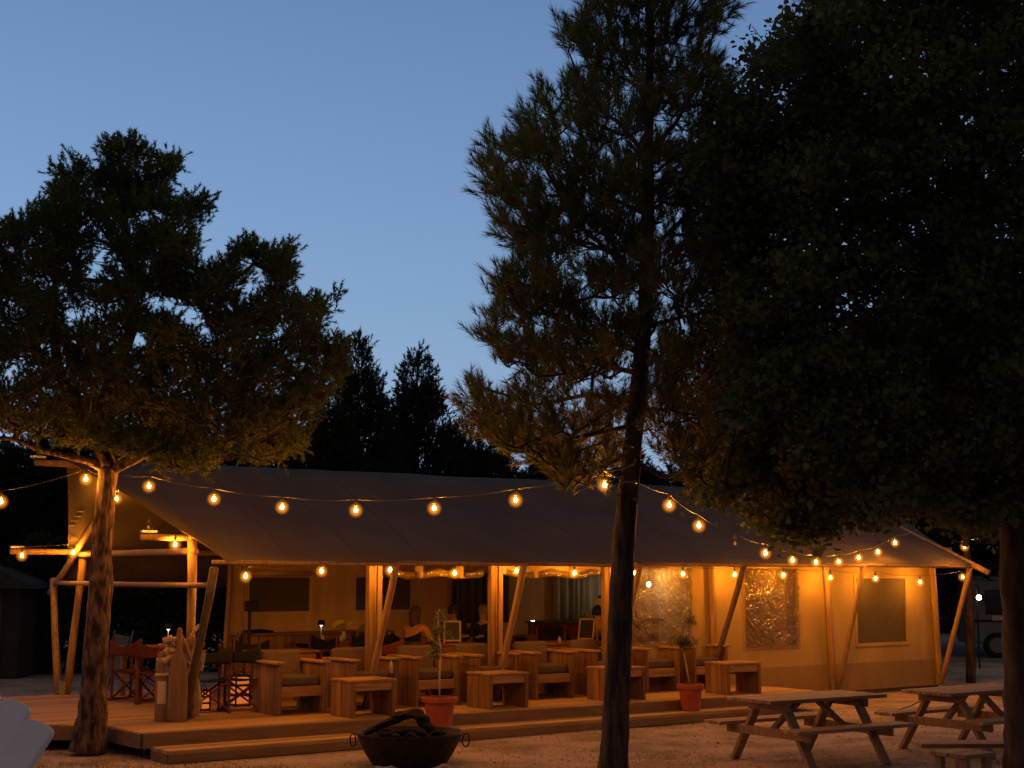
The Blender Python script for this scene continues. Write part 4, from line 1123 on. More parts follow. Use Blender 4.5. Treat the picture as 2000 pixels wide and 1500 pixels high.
def string(pts, label, ends=(None, None), sag=.0, off=(), r=.0045):
    """pts: (px, py, depth) of the bulbs, in order along the cable"""
    t = empty("string_lights", (0, 0, 0), label=label, cat="string lights", group="strings of warm festoon bulbs")
    B = [at(*p) for p in pts]
    path = ([at(*ends[0])] if ends[0] else []) + [b + Vector((0, 0, .115)) for b in B] + ([at(*ends[1])] if ends[1] else [])
    dense = []
    for i in range(len(path) - 1):
        a, b_ = path[i], path[i + 1]
        for k in range(5): 
            s = k / 5; dense.append(a.lerp(b_, s) - Vector((0, 0, 4 * s * (1 - s) * sag)))
    dense.append(path[-1])
    q = MB(); q.tube(dense, r, 6); q.build("cable", M['rubber'], t, smooth=True)
    for i, b in enumerate(B):
        s = bpy.data.objects.new("socket", me_sock); COL.objects.link(s); s.parent = t; s.location = b
        if i in off:
            o = bpy.data.objects.new("bulb", me_off); COL.objects.link(o); o.parent = s; continue
        o = bpy.data.objects.new("bulb", me_core); COL.objects.link(o); o.parent = s
        g = bpy.data.objects.new("bulb_halo", me_shell); COL.objects.link(g); g.parent = s
def lerp(a, b, s): return a + (b - a) * s
# A: left pine -> centre pine
xs = [(291, 948), (418, 973), (551, 989), (695, 995), (848, 991), (1007, 975), (1181, 946)]
string([(x, y, lerp(17.7, 15.85, i / 6)) for i, (x, y) in enumerate(xs)], "long festoon string hanging from the left pine to the centre pine before the roof", ((228, 925, 17.75), (1215, 930, 15.2)), .02)
# B: left pine -> off frame to the left
string([(168, 934, 17.5), (2, 978, 16.9), (-130, 1000, 16.3)], "festoon string running from the left pine out past the left edge", ((205, 925, 17.7), (-240, 1000, 15.9)), .03)
# C: centre pine -> right, sinking behind the broadleaf tree
cs = [(1307, 985, 16.3), (1365, 1025, 17.0), (1436, 1060, 17.8), (1495, 1079, 19.4), (1548, 1093, 21.0), (1594, 1097, 22.3), (1638, 1096, 23.3), (1677, 1088, 24.2), (1715, 1077, 24.9), (1748, 1059, 25.4)]
string(cs, "festoon string dipping from the centre pine to the right behind the broadleaf tree", ((1215, 925, 15.25), (1790, 1035, 25.9)), .03, off=(2,))
# D: bulbs along the front eave, inside the overhang
eave = [480, 628, 762, 888, 1009, 1122, 1240, 1334, 1435, 1530, 1622, 1710, 1797, 1880]
ey = [1124, 1114, 1112, 1118, 1114, 1118, 1118, 1120, 1121, 1122, 1127, 1129, 1136, 1126]
pts = []
for x, y in zip(eave, ey):
    # depth on the vertical plane v = -.55
    r_ = ray(x, y); tt = (-.36 + O.dot(V)) / (r_.x * V.x + r_.y * V.y); pts.append((x, y, r_.y * tt))
string(pts, "festoon string hung along the front eave of the tent", None or (None, None), .03)
# E: along the left gable
string([(228, 973, 21.0), (342, 1062, 18.75), (143, 1077, 22.3), (43, 1084, 21.8)][:1], "single bulb hanging under the left gable peak, right of the left pine trunk", ((236, 940, 21.0), None), .0)
string([(342, 1062, 18.6)], "bulb hanging from the front purlin end at the left gable", ((352, 1048, 18.6), None))
string([(290, 1028, 18.9)], "unlit bulb above the front purlin end", ((300, 1038, 18.9), None), off=(0,))
string([(43, 1084, 21.5), (143, 1078, 22.2)], "pair of bulbs hung from the beam at the back left gable corner", ((48, 1074, 21.5), (150, 1066, 22.3)))
# F: right corner
string([(1884, 1067, 26.2), (1997, 1048, 24.0), (2110, 1040, 22.5)], "festoon string leaving the right tent corner towards the right edge", ((1870, 1056, 26.6), (2200, 1020, 21.5)), .03)
# far white lamp
fl_ = empty("far_lamp", at(1912, 1167, 33), 0, label="small white lamp shining beyond the right tent corner", cat="lamp")
q = MB(); q.lathe([(0, -.06), (.04, -.045), (.06, 0), (.04, .045), (0, .06)], n=12); q.build("bulb", M['spot'], fl_, smooth=True)
z_ = at(1912, 1167, 33).z
q = MB(); q.tube([(0, 0, .05), (0, 0, .25), (0, .15, .3), (0, .15, -z_)], .018, 8); q.build("pole", M['blackmetal'], fl_)

# rope tied round the centre pine
q = MB()
cpt = at(1212, 950, 15.15)
pts = []
for k in range(30):
    a = k * 2 * math.pi / 10; pts.append(cpt + Vector((.165 * math.cos(a), .165 * math.sin(a), .02 * k - .15 + .03 * math.sin(k))))
q.tube(pts, .012, 6)
q.tube([at(1205, 930, 14.95), at(1188, 950, 14.9), at(1200, 968, 14.93), at(1208, 962, 14.98)], .010, 6)
q.tube([at(1207, 925, 14.97), at(1190, 935, 14.9), at(1186, 942, 14.9), at(1208, 948, 14.97)], .010, 6)
o = q.build("rope", M['cable'], smooth=True); tag(o, "pale rope knotted round the centre pine where the festoon string is tied", "rope")

# ================================================================== WHITE CHAIR (bottom left)
wc = empty("white_garden_chair", at(20, 1470, 6.0) - Vector((0, 0, 1.3)), 0, label="white slatted reclining garden chair cut off at the bottom left corner", cat="garden chair")
base = wc.location.copy()
def slat(tip, other, w, th=.03, name="slat"):
    a = Vector(tip); b_ = Vector(other); d = (b_ - a).normalized(); L = (b_ - a).length
    n_ = Vector((.10, -.30, .95)); wdir = d.cross(n_).normalized(); n_ = wdir.cross(d).normalized()
    outl = []
    for k in range(9):
        an = math.pi / 2 - k * math.pi / 8; outl.append((w / 2 * math.copysign(abs(math.sin(an)) ** .55, math.sin(an)), .06 - .06 * abs(math.cos(an)) ** .55))
    pts = [(w / 2, L), ] + [(x, y) for x, y in outl] + [(-w / 2, L)]
    vs = [a + wdir * x + d * y for x, y in pts]; n = len(vs)
    q = MB(); q.add([p + n_ * th / 2 - base for p in vs] + [p - n_ * th / 2 - base for p in vs], [tuple(range(n)), tuple(reversed(range(n, 2 * n)))] + [(i, i + n, (i + 1) % n + n, (i + 1) % n) for i in range(n)])
    return q.build(name, M['white'], wc, bevel=.008)
slat(at(38, 1372, 6.25), at(-90, 1560, 6.05), .17)
slat(at(82, 1412, 5.98), at(-50, 1605, 5.78), .17)
slat(at(-20, 1345, 6.5), at(-150, 1535, 6.3), .17)
slat(at(120, 1530, 5.7), at(-15, 1700, 5.5), .17)
q = MB()
zb = base.z
q.box((-.30, -.35, -zb + .5 + .36), (.55, .60, .03)); q.build("seat", M['white'], wc)
for sx, sy in ((-.52, -.6), (-.52, -.1), (-.08, -.6), (-.08, -.1)):
    q = MB(); q.box((sx, sy, -zb + .5 + .18), (.05, .05, .36)); q.build("leg", M['white'], wc)
q = MB(); q.beam((-.30, -.10, -zb + .5 + .36), (-.18, -.05, -.10), .5, .03); q.build("back_rail", M['white'], wc)

# ================================================================== TREES
def crown_points(poly, spacing, seed, holes=(), layers=1):
    r = np.random.default_rng(seed); poly = np.array(poly, float)
    x0, y0 = poly.min(0); x1, y1 = poly.max(0)
    def inside(P):
        x, y = P[:, 0], P[:, 1]; c = np.zeros(len(P), bool); n = len(poly); j = n - 1
        for i in range(n):
            xi, yi = poly[i]; xj, yj = poly[j]
            m = ((yi > y) != (yj > y)) & (x < (xj - xi) * (y - yi) / (yj - yi + 1e-9) + xi); c ^= m; j = i
        return c
    out = []
    for L in range(layers):
        pts = np.empty((0, 2)); n_try = int((x1 - x0) * (y1 - y0) / spacing ** 2 * 8)
        cand = np.c_[r.uniform(x0, x1, n_try), r.uniform(y0, y1, n_try)]; cand = cand[inside(cand)]
        for c in cand:
            if len(pts) and ((pts - c) ** 2).sum(1).min() < spacing ** 2: continue
            if any((c[0] - h[0]) ** 2 + (c[1] - h[1]) ** 2 < h[2] ** 2 for h in holes): continue
            pts = np.vstack([pts, c])
        out.append(pts)
    return np.concatenate(out), inside
def bough_points(poly, spacing, seed, holes, layers, bsp, rx, ry, inset=14, shrink=0):
    """points gathered in separate boughs, so that the outline is lumpy and gaps stay between the boughs"""
    r = np.random.default_rng(seed + 900); pe = np.array(poly, float); cen = pe.mean(0); out = []
    edge = []
    for i in range(len(pe)):
        a = pe[i]; b_ = pe[(i + 1) % len(pe)]; n = max(1, int(np.hypot(*(b_ - a)) / (bsp * .9)))
        for k in range(n):
            p = a + (b_ - a) * k / n; d = cen - p; edge.append(p + d / np.hypot(*d) * (rx * .75 + inset * .3))
    for L in range(layers):
        B, inside = crown_points(poly, bsp, seed + 31 * L, holes, 1)
        if L == 0: B = np.vstack([B, np.array(edge)])
        tilt = r.normal(size=len(B)) * .35; sz = r.uniform(.75, 1.2, len(B)); bd = r.uniform(-1, 1, len(B))
        P, _ = crown_points(poly, spacing, seed + 7 + L, holes, 1)
        d = P[:, None] - B[None]; c_, s_ = np.cos(tilt), np.sin(tilt)
        dx = (d[..., 0] * c_ + d[..., 1] * s_) / (rx * sz); dy = (-d[..., 0] * s_ + d[..., 1] * c_) / (ry * sz)
        q = dx ** 2 + dy ** 2; k = q.argmin(1); ok = q.min(1) < 1
        if shrink:
            pn = np.roll(pe, -1, 0); ee = pn - pe; tt = np.clip(((P[:, None] - pe[None]) * ee[None]).sum(2) / (ee ** 2).sum(1)[None], 0, 1)
            ds = np.sqrt((((pe[None] + ee[None] * tt[..., None]) - P[:, None]) ** 2).sum(2)).min(1); ok &= ds > shrink * r.uniform(.5, 1.3, len(P))
        out.append(np.c_[P[ok], bd[k[ok]]])
    return np.concatenate(out)
def branches(q, roots, tips, seed, r0=.006, lift=.05, pen=1.2):
    """greedy: each tip joins the nearest node already in the tree that lies nearer the trunk; returns base dirs"""
    r = np.random.default_rng(seed); roots = np.array([tuple(p) for p in roots]); tips = np.array(tips)
    dd = np.array([np.min(((roots - t) ** 2).sum(1)) for t in tips]); order = np.argsort(dd)
    nodes = list(roots); par = [-1] * len(roots); ids = []
    arr = np.array(nodes)
    for o in order:
        t = tips[o]; v = t - arr; d = np.linalg.norm(v, axis=1); cost = d + pen * np.maximum(0, -v[:, 2]) * .5
        # prefer joining nodes on the way from the trunk
        cost[:len(roots)] += .08
        k = int(np.argmin(cost)); par.append(k); nodes.append(t); ids.append(o); arr = np.vstack([arr, t])
    cnt = np.ones(len(nodes))
    for i in range(len(nodes) - 1, len(roots) - 1, -1):
        if par[i] >= 0: cnt[par[i]] += cnt[i]
    dirs = np.zeros((len(tips), 3))
    for i in range(len(roots), len(nodes)):
        a = Vector(arr[par[i]]); b = Vector(arr[i]); d = b - a; L = d.length
        dirs[ids[i - len(roots)]] = (d / max(L, 1e-6))
        rb = r0 * cnt[i] ** .42; ra = min(r0 * (cnt[par[i]]) ** .42, rb * 1.5) if par[i] >= len(roots) else rb * 1.35
        mid = (a + b) / 2 + Vector((r.normal() * .04 * L, r.normal() * .04 * L, -lift * L))
        q.tube([a, mid, b], [ra, (ra + rb) / 2, rb], 5, cap=False)
    return dirs
def needle_mesh(name, P, D, Ls, per, nlen, spread, width, mat, parent, seed, ring=0.35):
    """bottle-brush shoots: P starts, D unit directions, Ls shoot lengths"""
    r = np.random.default_rng(seed); N = len(P)
    P = np.repeat(P, per, 0); D = np.repeat(D, per, 0); L = np.repeat(Ls, per)
    t = r.uniform(0, 1, len(P)) ** .8
    base = P + D * (L * t)[:, None]
    rnd = r.normal(size=P.shape); perp = rnd - D * (rnd * D).sum(1)[:, None]; perp /= np.linalg.norm(perp, axis=1)[:, None]
    a = r.uniform(spread[0], spread[1], len(P)) * (1.15 - .55 * t)
    d = D * np.cos(a)[:, None] + perp * np.sin(a)[:, None]
    ln = nlen * r.uniform(.7, 1.15, len(P))
    s = np.cross(d, r.normal(size=P.shape)); s /= np.linalg.norm(s, axis=1)[:, None]
    tip = base + d * ln[:, None]; tip[:, 2] -= ln * .06
    v = np.stack([base - s * width / 2, base + s * width / 2, tip], 1).reshape(-1, 3)
    return npmesh(name, v, np.arange(len(v)).reshape(-1, 3), 3, mat, parent)
def shoots(centres, dirs, axis_fn, m, rad_, ln, seed, up=.5, outw=.8, rnd=.55):
    r = np.random.default_rng(seed)
    C = np.repeat(centres, m, 0); Dn = np.repeat(dirs, m, 0)
    out = C - axis_fn(C); out /= np.linalg.norm(out, axis=1)[:, None] + 1e-6
    rn = r.normal(size=C.shape)
    d = out * outw * .5 + Dn * outw * .5 + rn * rnd + np.array([0, 0, up]); d /= np.linalg.norm(d, axis=1)[:, None]
    P = C + r.normal(size=C.shape) * rad_ * .55
    Ls = ln * r.uniform(.6, 1.25, len(C))
    return P, d, Ls
def trunk_tube(q, pts, rs, n=16, seed=0):
    # dense trunk with knobbly bark relief
    P = [Vector(p) for p in pts]; dense = []; rr = []
    for i in range(len(P) - 1):
        for k in range(8):
            s = k / 8; dense.append(P[i].lerp(P[i + 1], s)); rr.append(rs[i] + (rs[i + 1] - rs[i]) * s)
    dense.append(P[-1]); rr.append(rs[-1])
    o = len(q.v); q.tube(dense, rr, n)
    for i in range(o, o + len(dense) * n):
        v = Vector(q.v[i]); c = dense[(i - o) // n]; d = v - c
        f = 1 + .14 * noise.noise(Vector((d.x * 22, d.y * 22, v.z * 4 + seed))) + .05 * noise.noise(v * 14)
        q.v[i] = tuple(c + d * f)
    return dense

# ---- left pine
def left_pine():
    t = empty("pine_tree", at(172, 1462, 17.6), 0, label="bushy spreading pine with thick lit trunk at the left edge of the deck", cat="pine tree", group="pine trees around the tent")
    base = t.location.copy()
    dT = 17.6
    q = MB()
    tp = [at(170, 1468, dT), at(180, 1400, dT), at(183, 1330, dT), at(189, 1240, dT), at(196, 1150, dT), at(200, 1050, dT), at(207, 960, dT), at(212, 915, dT)]
    D1 = trunk_tube(q, [p - base for p in tp], [.22, .175, .155, .145, .14, .122, .115, .12], 18)
    # fork: trunk goes on as two uprights
    up1 = [(212, 915), (192, 860), (196, 800), (232, 720), (255, 650), (255, 560), (245, 450), (238, 350), (232, 275)]
    up2 = [(192, 860), (150, 800), (112, 720), (104, 640), (108, 560), (112, 470), (120, 380)]
    up3 = [(215, 920), (270, 895), (340, 850), (420, 790), (480, 700), (520, 600)]
    up4 = [(210, 918), (170, 900), (130, 890), (80, 880), (30, 858), (-60, 850)]
    up5 = [(196, 800), (300, 790), (400, 760), (520, 740), (620, 720)]
    up6 = [(300, 880), (380, 880), (450, 868), (520, 850)]
    roots = []
    for up, rs, dz in ((up1, (.11, .03), 0), (up2, (.085, .025), .3), (up3, (.06, .02), -.5), (up4, (.055, .02), -.3), (up5, (.05, .015), .2), (up6, (.035, .012), -.6)):
        P = [at(x, y, dT + dz * min(1, i / 3)) - base for i, (x, y) in enumerate(up)]
        R = [rs[0] + (rs[1] - rs[0]) * i / (len(P) - 1) for i in range(len(P))]
        roots += [p for p in trunk_tube(q, P, R, 9, len(up))][3:]
    poly = [(205,258),(232,266),(262,272),(275,262),(290,300),(330,300),(358,300),(358,340),(335,372),(330,392),(370,386),(408,378),(420,400),(410,436),(385,455),(396,500),(440,492),(458,462),(500,464),(530,482),(580,462),(585,490),(575,520),(598,545),(560,572),(635,575),(680,535),(678,570),(640,622),(632,660),(690,650),(690,700),(672,765),(640,800),(600,830),(616,870),(560,902),(520,925),(480,912),(430,898),(400,930),(350,930),(300,915),(250,905),(190,895),(100,865),(60,856),(0,850),(-170,840),(-200,600),(-120,460),(-60,440),(0,426),(28,428),(60,414),(88,384),(98,362),(88,322),(110,310),(138,332),(148,304),(175,304),(182,340),(190,330),(186,296)]
    holes = [(a_, b_, c_ * .62) for a_, b_, c_ in [(206,499,22),(192,528,20),(190,560,14),(146,631,24),(182,609,18),(269,672,22),(370,626,34),(300,604,20),(330,600,18),(398,657,18),(480,576,20),(504,545,20),(403,513,18),(440,610,14),(280,440,10),(110,560,10),(550,640,12),(250,540,10)]]
    pts = bough_points(poly, 15, 11, [(h[0], h[1], h[2] + 10) for h in holes], 7, 60, 42, 25, 14, 13)
    zb_ = pts[:, 2]; pts = pts[:, :2]
    r = np.random.default_rng(5)
    cx = 250
    half = 1.9 * np.sqrt(np.clip(1 - ((pts[:, 0] - cx) / 520) ** 2, .1, 1)) * np.clip((pts[:, 1] - 150) / 350, .35, 1)
    dz = (zb_ + r.normal(size=len(pts)) * .10) * half
    # lowest boughs on the viewer's side are thinned so that the trunk stays visible
    C = np.array([tuple(at(x, y, dT + d) - base) for (x, y), d in zip(pts, dz)])
    keep = ~((pts[:, 1] > 880) & (abs(pts[:, 0] - 205) < 45))
    C = C[keep]
    q2 = q
    dirs = branches(q2, roots, C, 3, .005)
    q2.build("trunk", M['bark'], t, smooth=True)
    ax = np.array([tuple(p) for p in roots])
    def axis(Cc):
        o = np.empty_like(Cc)
        for i, c in enumerate(Cc): o[i] = (0.5, 0, c[2] - .5)
        return o
    P, D, Ls = shoots(C, dirs, axis, 6, .07, .15, 9, up=.62, outw=.55, rnd=.6)
    needle_mesh("crown", P, D, Ls, 34, .062, (.5, 1.2), .012, M['needle'], t, 4)
left_pine()

# ---- centre pine, long needles
def centre_pine():
    dT = 15.3
    t = empty("pine_tree", at(1199, 1516, dT), 0, label="tall slim pine with long needles and dark leaning trunk in the middle foreground", cat="pine tree", group="pine trees around the tent")
    base = t.location.copy(); q = MB()
    line = [(1197, 1522), (1200, 1450), (1205, 1350), (1210, 1250), (1213, 1150), (1219, 1050), (1228, 950), (1234, 880), (1246, 780), (1254, 680), (1262, 560), (1266, 420), (1266, 300), (1268, 180), (1270, 60), (1272, -80), (1274, -200)]
    R = [.175, .15, .14, .132, .125, .118, .105, .10, .095, .088, .08, .07, .06, .05, .04, .028, .01]
    roots = trunk_tube(q, [at(x, y, dT) - base for x, y in line], R, 16, 3)
    rt = []
    limbs = [[(1254, 690), (1150, 650), (1050, 600), (990, 560)], [(1262, 560), (1200, 500), (1120, 430), (1050, 300), (1045, 200)], [(1266, 420), (1180, 380), (1100, 330), (1080, 220)],
             [(1266, 310), (1210, 240), (1150, 200), (1110, 100)], [(1246, 790), (1150, 770), (1050, 790), (950, 760), (910, 740)], [(1240, 830), (1150, 850), (1050, 870), (980, 860)],
             [(1234, 880), (1180, 910), (1120, 930), (1100, 960)], [(1266, 300), (1320, 240), (1370, 150), (1400, 40)], [(1262, 500), (1330, 430), (1400, 380)], [(1246, 800), (1320, 800), (1400, 860), (1470, 900)],
             [(1258, 640), (1330, 620), (1420, 600)], [(1236, 900), (1290, 930), (1350, 925), (1430, 960)], [(1250, 730), (1120, 700), (1010, 690), (940, 640)]]
    r = np.random.default_rng(2)
    for k, lm in enumerate(limbs):
        dz = r.uniform(-1.1, .9)
        P = [at(x, y, dT + dz * i / (len(lm) - 1)) - base for i, (x, y) in enumerate(lm)]
        rt += trunk_tube(q, P, [.030 - .021 * i / (len(lm) - 1) for i in range(len(lm))], 7, k)
    keepr = [p for p in roots if p.z > at(0, 940, dT).z] + rt
    poly = [(1130,30),(1150,-30),(1190,-220),(1300,-300),(1420,-120),(1440,0),(1432,60),(1400,110),(1450,200),(1500,300),(1500,600),(1470,880),(1500,960),(1480,1000),(1400,985),(1330,950),(1290,905),(1240,905),(1215,935),(1185,950),(1125,985),(1090,960),(1065,925),(1000,915),(965,890),(930,850),(905,825),(892,762),(900,732),(925,722),(955,745),(990,780),(965,715),(932,675),(926,640),(938,622),(962,596),(955,560),(940,535),(948,520),(982,522),(1003,508),(982,478),(955,440),(938,380),(932,320),(945,300),(950,250),(966,250),(985,278),(1003,262),(1014,200),(1030,205),(1038,140),(1064,135),(1075,178),(1108,155),(1118,115),(1080,72),(1092,20),(1108,16)]
    holes = [(1200,255,16),(1232,290,20),(1292,250,24),(1322,280,20),(1190,330,20),(1013,443,22),(1182,610,28),(1300,600,24),(1160,762,28),(1210,760,22),(1120,610,14),(1330,645,18),(1392,830,22),(1350,852,26),(1100,225,16),(1062,250,14),(1150,420,12),(1100,430,10),(1240,240,12),(1240,430,12),(1130,500,10),(1060,660,16),(1000,640,16),(1090,740,10),(1020,740,22),(1240,590,12),(1385,930,20),(1300,870,12),(1420,880,12),(1180,470,10),(1210,400,9),(1060,520,9),(985,480,14)]
    pts = bough_points(poly, 20, 21, [(h[0], h[1], h[2] * .75 + 6) for h in holes], 6, 64, 45, 28, 24, 18)
    zb_ = pts[:, 2]; pts = pts[:, :2]
    half = 1.45 * np.sqrt(np.clip(1 - ((pts[:, 0] - 1260) / 400) ** 2, .15, 1)) * np.clip((pts[:, 1] + 350) / 700, .3, 1)
    dz = (zb_ + r.normal(size=len(pts)) * .12) * half
    C = np.array([tuple(at(x, y, dT + d) - base) for (x, y), d in zip(pts, dz)])
    tx = np.interp(pts[:, 1], [0, 560, 880, 950], [1269, 1262, 1235, 1228])
    C = C[~((abs(pts[:, 0] - tx) < 34) & (pts[:, 1] > 690) & (dz < .25))]      # the stem stays visible low in the crown
    dirs = branches(q, keepr, C, 7, .0045)
    q.build("trunk", M['bark2'], t, smooth=True)
    def axis(Cc):
        o = Cc.copy(); o[:, 0] = np.interp(Cc[:, 2], [0, 8], [0, .45]); o[:, 1] = 0; o[:, 2] -= .2; return o
    P, D, Ls = shoots(C, dirs, axis, 4, .07, .20, 19, up=.85, outw=.65, rnd=.40)
    needle_mesh("crown", P, D, Ls, 40, .135, (.3, .85), .0075, M['needle2'], t, 24)
    # a dark cone cluster by the trunk
    q = MB()
    for (x, y) in ((1300, 172), (1306, 182), (1292, 180)):
        c = at(x, y, dT - .2) - base; q.lathe([(0, -.05), (.03, -.03), (.038, 0), (.025, .04), (0, .06)], c, 10)
    q.build("cone", M['bark2'], t)
centre_pine()

# ---- broadleaf tree at the right
def leafy():
    dT = 14.6
    t = empty("broadleaf_tree", at(2012, 1540, dT), 0, label="big dark broadleaf tree filling the upper right, trunk at the right edge", cat="tree")
    base = t.location.copy(); q = MB()
    line = [(2018, 1545), (2014, 1400), (2006, 1250), (2000, 1100), (1990, 950), (1975, 800), (1950, 600), (1900, 400), (1850, 200), (1820, 0), (1800, -150)]
    R = [.29, .25, .235, .225, .215, .19, .16, .12, .09, .06, .03]
    roots = trunk_tube(q, [at(x, y, dT) - base for x, y in line], R, 18, 8)
    r = np.random.default_rng(12); rt = []
    limbs = [[(1990, 950), (1850, 880), (1700, 850), (1560, 900), (1450, 950)], [(1980, 820), (1850, 720), (1700, 640), (1500, 600)], [(1950, 600), (1800, 480), (1600, 380), (1420, 320)],
             [(1900, 400), (1750, 250), (1600, 120)], [(1990, 900), (2050, 800), (2150, 700)], [(1990, 1000), (1900, 980), (1800, 1000)], [(1960, 640), (2050, 500), (2120, 350)], [(1985, 860), (1900, 700), (1850, 560)]]
    for k, lm in enumerate(limbs):
        dz = r.uniform(-1.6, 1.4)
        rt += trunk_tube(q, [at(x, y, dT + dz * i / (len(lm) - 1)) - base for i, (x, y) in enumerate(lm)], [.08 - .055 * i / (len(lm) - 1) for i in range(len(lm))], 8, k)
    keepr = [p for p in roots if p.z > at(0, 1000, dT).z] + rt
    poly = [(1478,60),(1500,68),(1530,40),(1570,0),(1600,-60),(1700,-150),(2300,-150),(2300,950),(2100,1010),(1990,1000),(1950,1060),(1905,1035),(1880,1050),(1850,1025),(1790,1022),(1745,1020),(1700,1028),(1650,1040),(1600,1066),(1555,1072),(1505,1045),(1460,1005),(1400,1000),(1350,975),(1285,985),(1262,965),(1290,945),(1350,935),(1400,900),(1420,850),(1380,800),(1400,740),(1420,680),(1380,600),(1400,520),(1360,470),(1350,400),(1290,335),(1305,300),(1365,275),(1400,200),(1430,135),(1450,90)]
    pts = bough_points(poly, 24, 31, [(1390, 835, 22), (1345, 870, 20)], 5, 84, 56, 36, 20, 12)
    zb_ = pts[:, 2]; pts = pts[:, :2]
    half = 2.1 * np.sqrt(np.clip(1 - ((pts[:, 0] - 1900) / 680) ** 2, .08, 1))
    dz = (zb_ + r.normal(size=len(pts)) * .10) * half
    C = np.array([tuple(at(x, y, dT + d) - base) for (x, y), d in zip(pts, dz)])
    pe = np.array(poly, float); pn = np.roll(pe, -1, 0)
    ee = pn - pe; tt = np.clip(((pts[:, None] - pe[None]) * ee[None]).sum(2) / (ee ** 2).sum(1)[None], 0, 1)
    dist = np.sqrt((((pe[None] + ee[None] * tt[..., None]) - pts[:, None]) ** 2).sum(2)).min(1)
    nb = np.array([noise.noise(Vector((x / 55, y / 55, 3.3))) + .5 * noise.noise(Vector((x / 24, y / 24, 9))) for x, y in pts])
    sel = dist > 46 * (.45 - 1.5 * nb)
    C = C[sel]
    keep = np.array([noise.noise(Vector(c) * 1.15) + .35 * noise.noise(Vector(c) * 3.1) > -.75 for c in C])
    C = C[keep]
    dirs = branches(q, keepr, C, 9, .006, .02)
    for (x, y) in ((1470, 52), (1512, 45), (1532, 22)):
        a = at(x + 30, y + 40, dT) - base; b_ = at(x, y, dT) - base; q.tube([a, (a + b_) / 2, b_], .005, 4)
    q.build("trunk", M['bark3'], t, smooth=True)
    # leaves in small sprays around each twig end
    m = 84; N = len(C) * m
    Cc = np.repeat(C, m, 0) + r.normal(size=(N, 3)) * np.array([.12, .12, .09])
    extra = []
    for (x, y) in ((1470, 52), (1475, 62), (1512, 42), (1505, 55), (1535, 22), (1528, 30), (1550, 12), (1466, 70), (1560, 20)):
        extra += [tuple(at(x + r.normal() * 4, y + r.normal() * 4, dT) - base) for _ in range(2)]
    Cc = np.vstack([Cc, extra]); N = len(Cc)
    nrm = r.normal(size=(N, 3)) * .75 + np.array([0, -.35, .55]); nrm /= np.linalg.norm(nrm, axis=1)[:, None]
    a = r.normal(size=(N, 3)); a[:, 2] -= .5; a -= nrm * (a * nrm).sum(1)[:, None]; a /= np.linalg.norm(a, axis=1)[:, None]
    b_ = np.cross(nrm, a); s = (.016 + .030 * r.uniform(0, 1, N) ** 1.6)[:, None]
    sh = [(-1, 0, 0), (-.55, .72, .12), (.25, .85, .16), (1.15, 0, -.05), (.25, -.85, .16), (-.55, -.72, .12)]
    v = np.stack([Cc + a * x * s + b_ * y * s + nrm * z * s for x, y, z in sh], 1).reshape(-1, 3)
    idx = np.arange(N)[:, None] * 6
    f = np.concatenate([idx + np.array([0, 1, 2, 3])[None], idx + np.array([0, 3, 4, 5])[None]])
    npmesh("crown", v, f, 4, M['leaf'], t)
leafy()

# ---- background conifers
def conifer_proto(seed, H=9, Rr=2.4, tag_=0):
    t = empty("background_tree", (0, 0, 0)); q = MB(); r = np.random.default_rng(seed)
    root = trunk_tube(q, [(0, 0, 0), (.05, 0, H * .4), (0, .05, H * .75), (0, 0, H)], [.2, .14, .08, .02], 8, seed)
    C = []; 
    z = H * .14
    while z < H * .99:
        k = z / H; R = Rr * (1 - k ** 1.7) * r.uniform(.75, 1.1) + .12; n = int(6 + R * 6)
        for i in range(n):
            a = r.uniform(0, 6.28); 
            for f in ((1,) if R < .6 else (.45, .75, 1)):
                C.append((math.cos(a) * R * f, math.sin(a) * R * f, z + R * f * .22 + r.normal() * .1))
        z += .24 + .04 * (H - z) / H
    C = np.array(C); dirs = branches(q, [p for p in root if p.z > .8], C, seed, .006)
    q.build("trunk", M['bark3'], t)
    def axis(Cc):
        o = Cc.copy(); o[:, :2] = 0; o[:, 2] -= .3; return o
    P, D, Ls = shoots(C, dirs, axis, 6, .20, .32, seed, up=.6, outw=.9, rnd=.5)
    needle_mesh("crown", P, D, Ls, 16, .15, (.4, 1.1), .04, M['farneedle'], t, seed)
    return t
protos = [conifer_proto(41, 9, 2.5), conifer_proto(42, 8, 3.2), conifer_proto(43, 10, 3.0)]
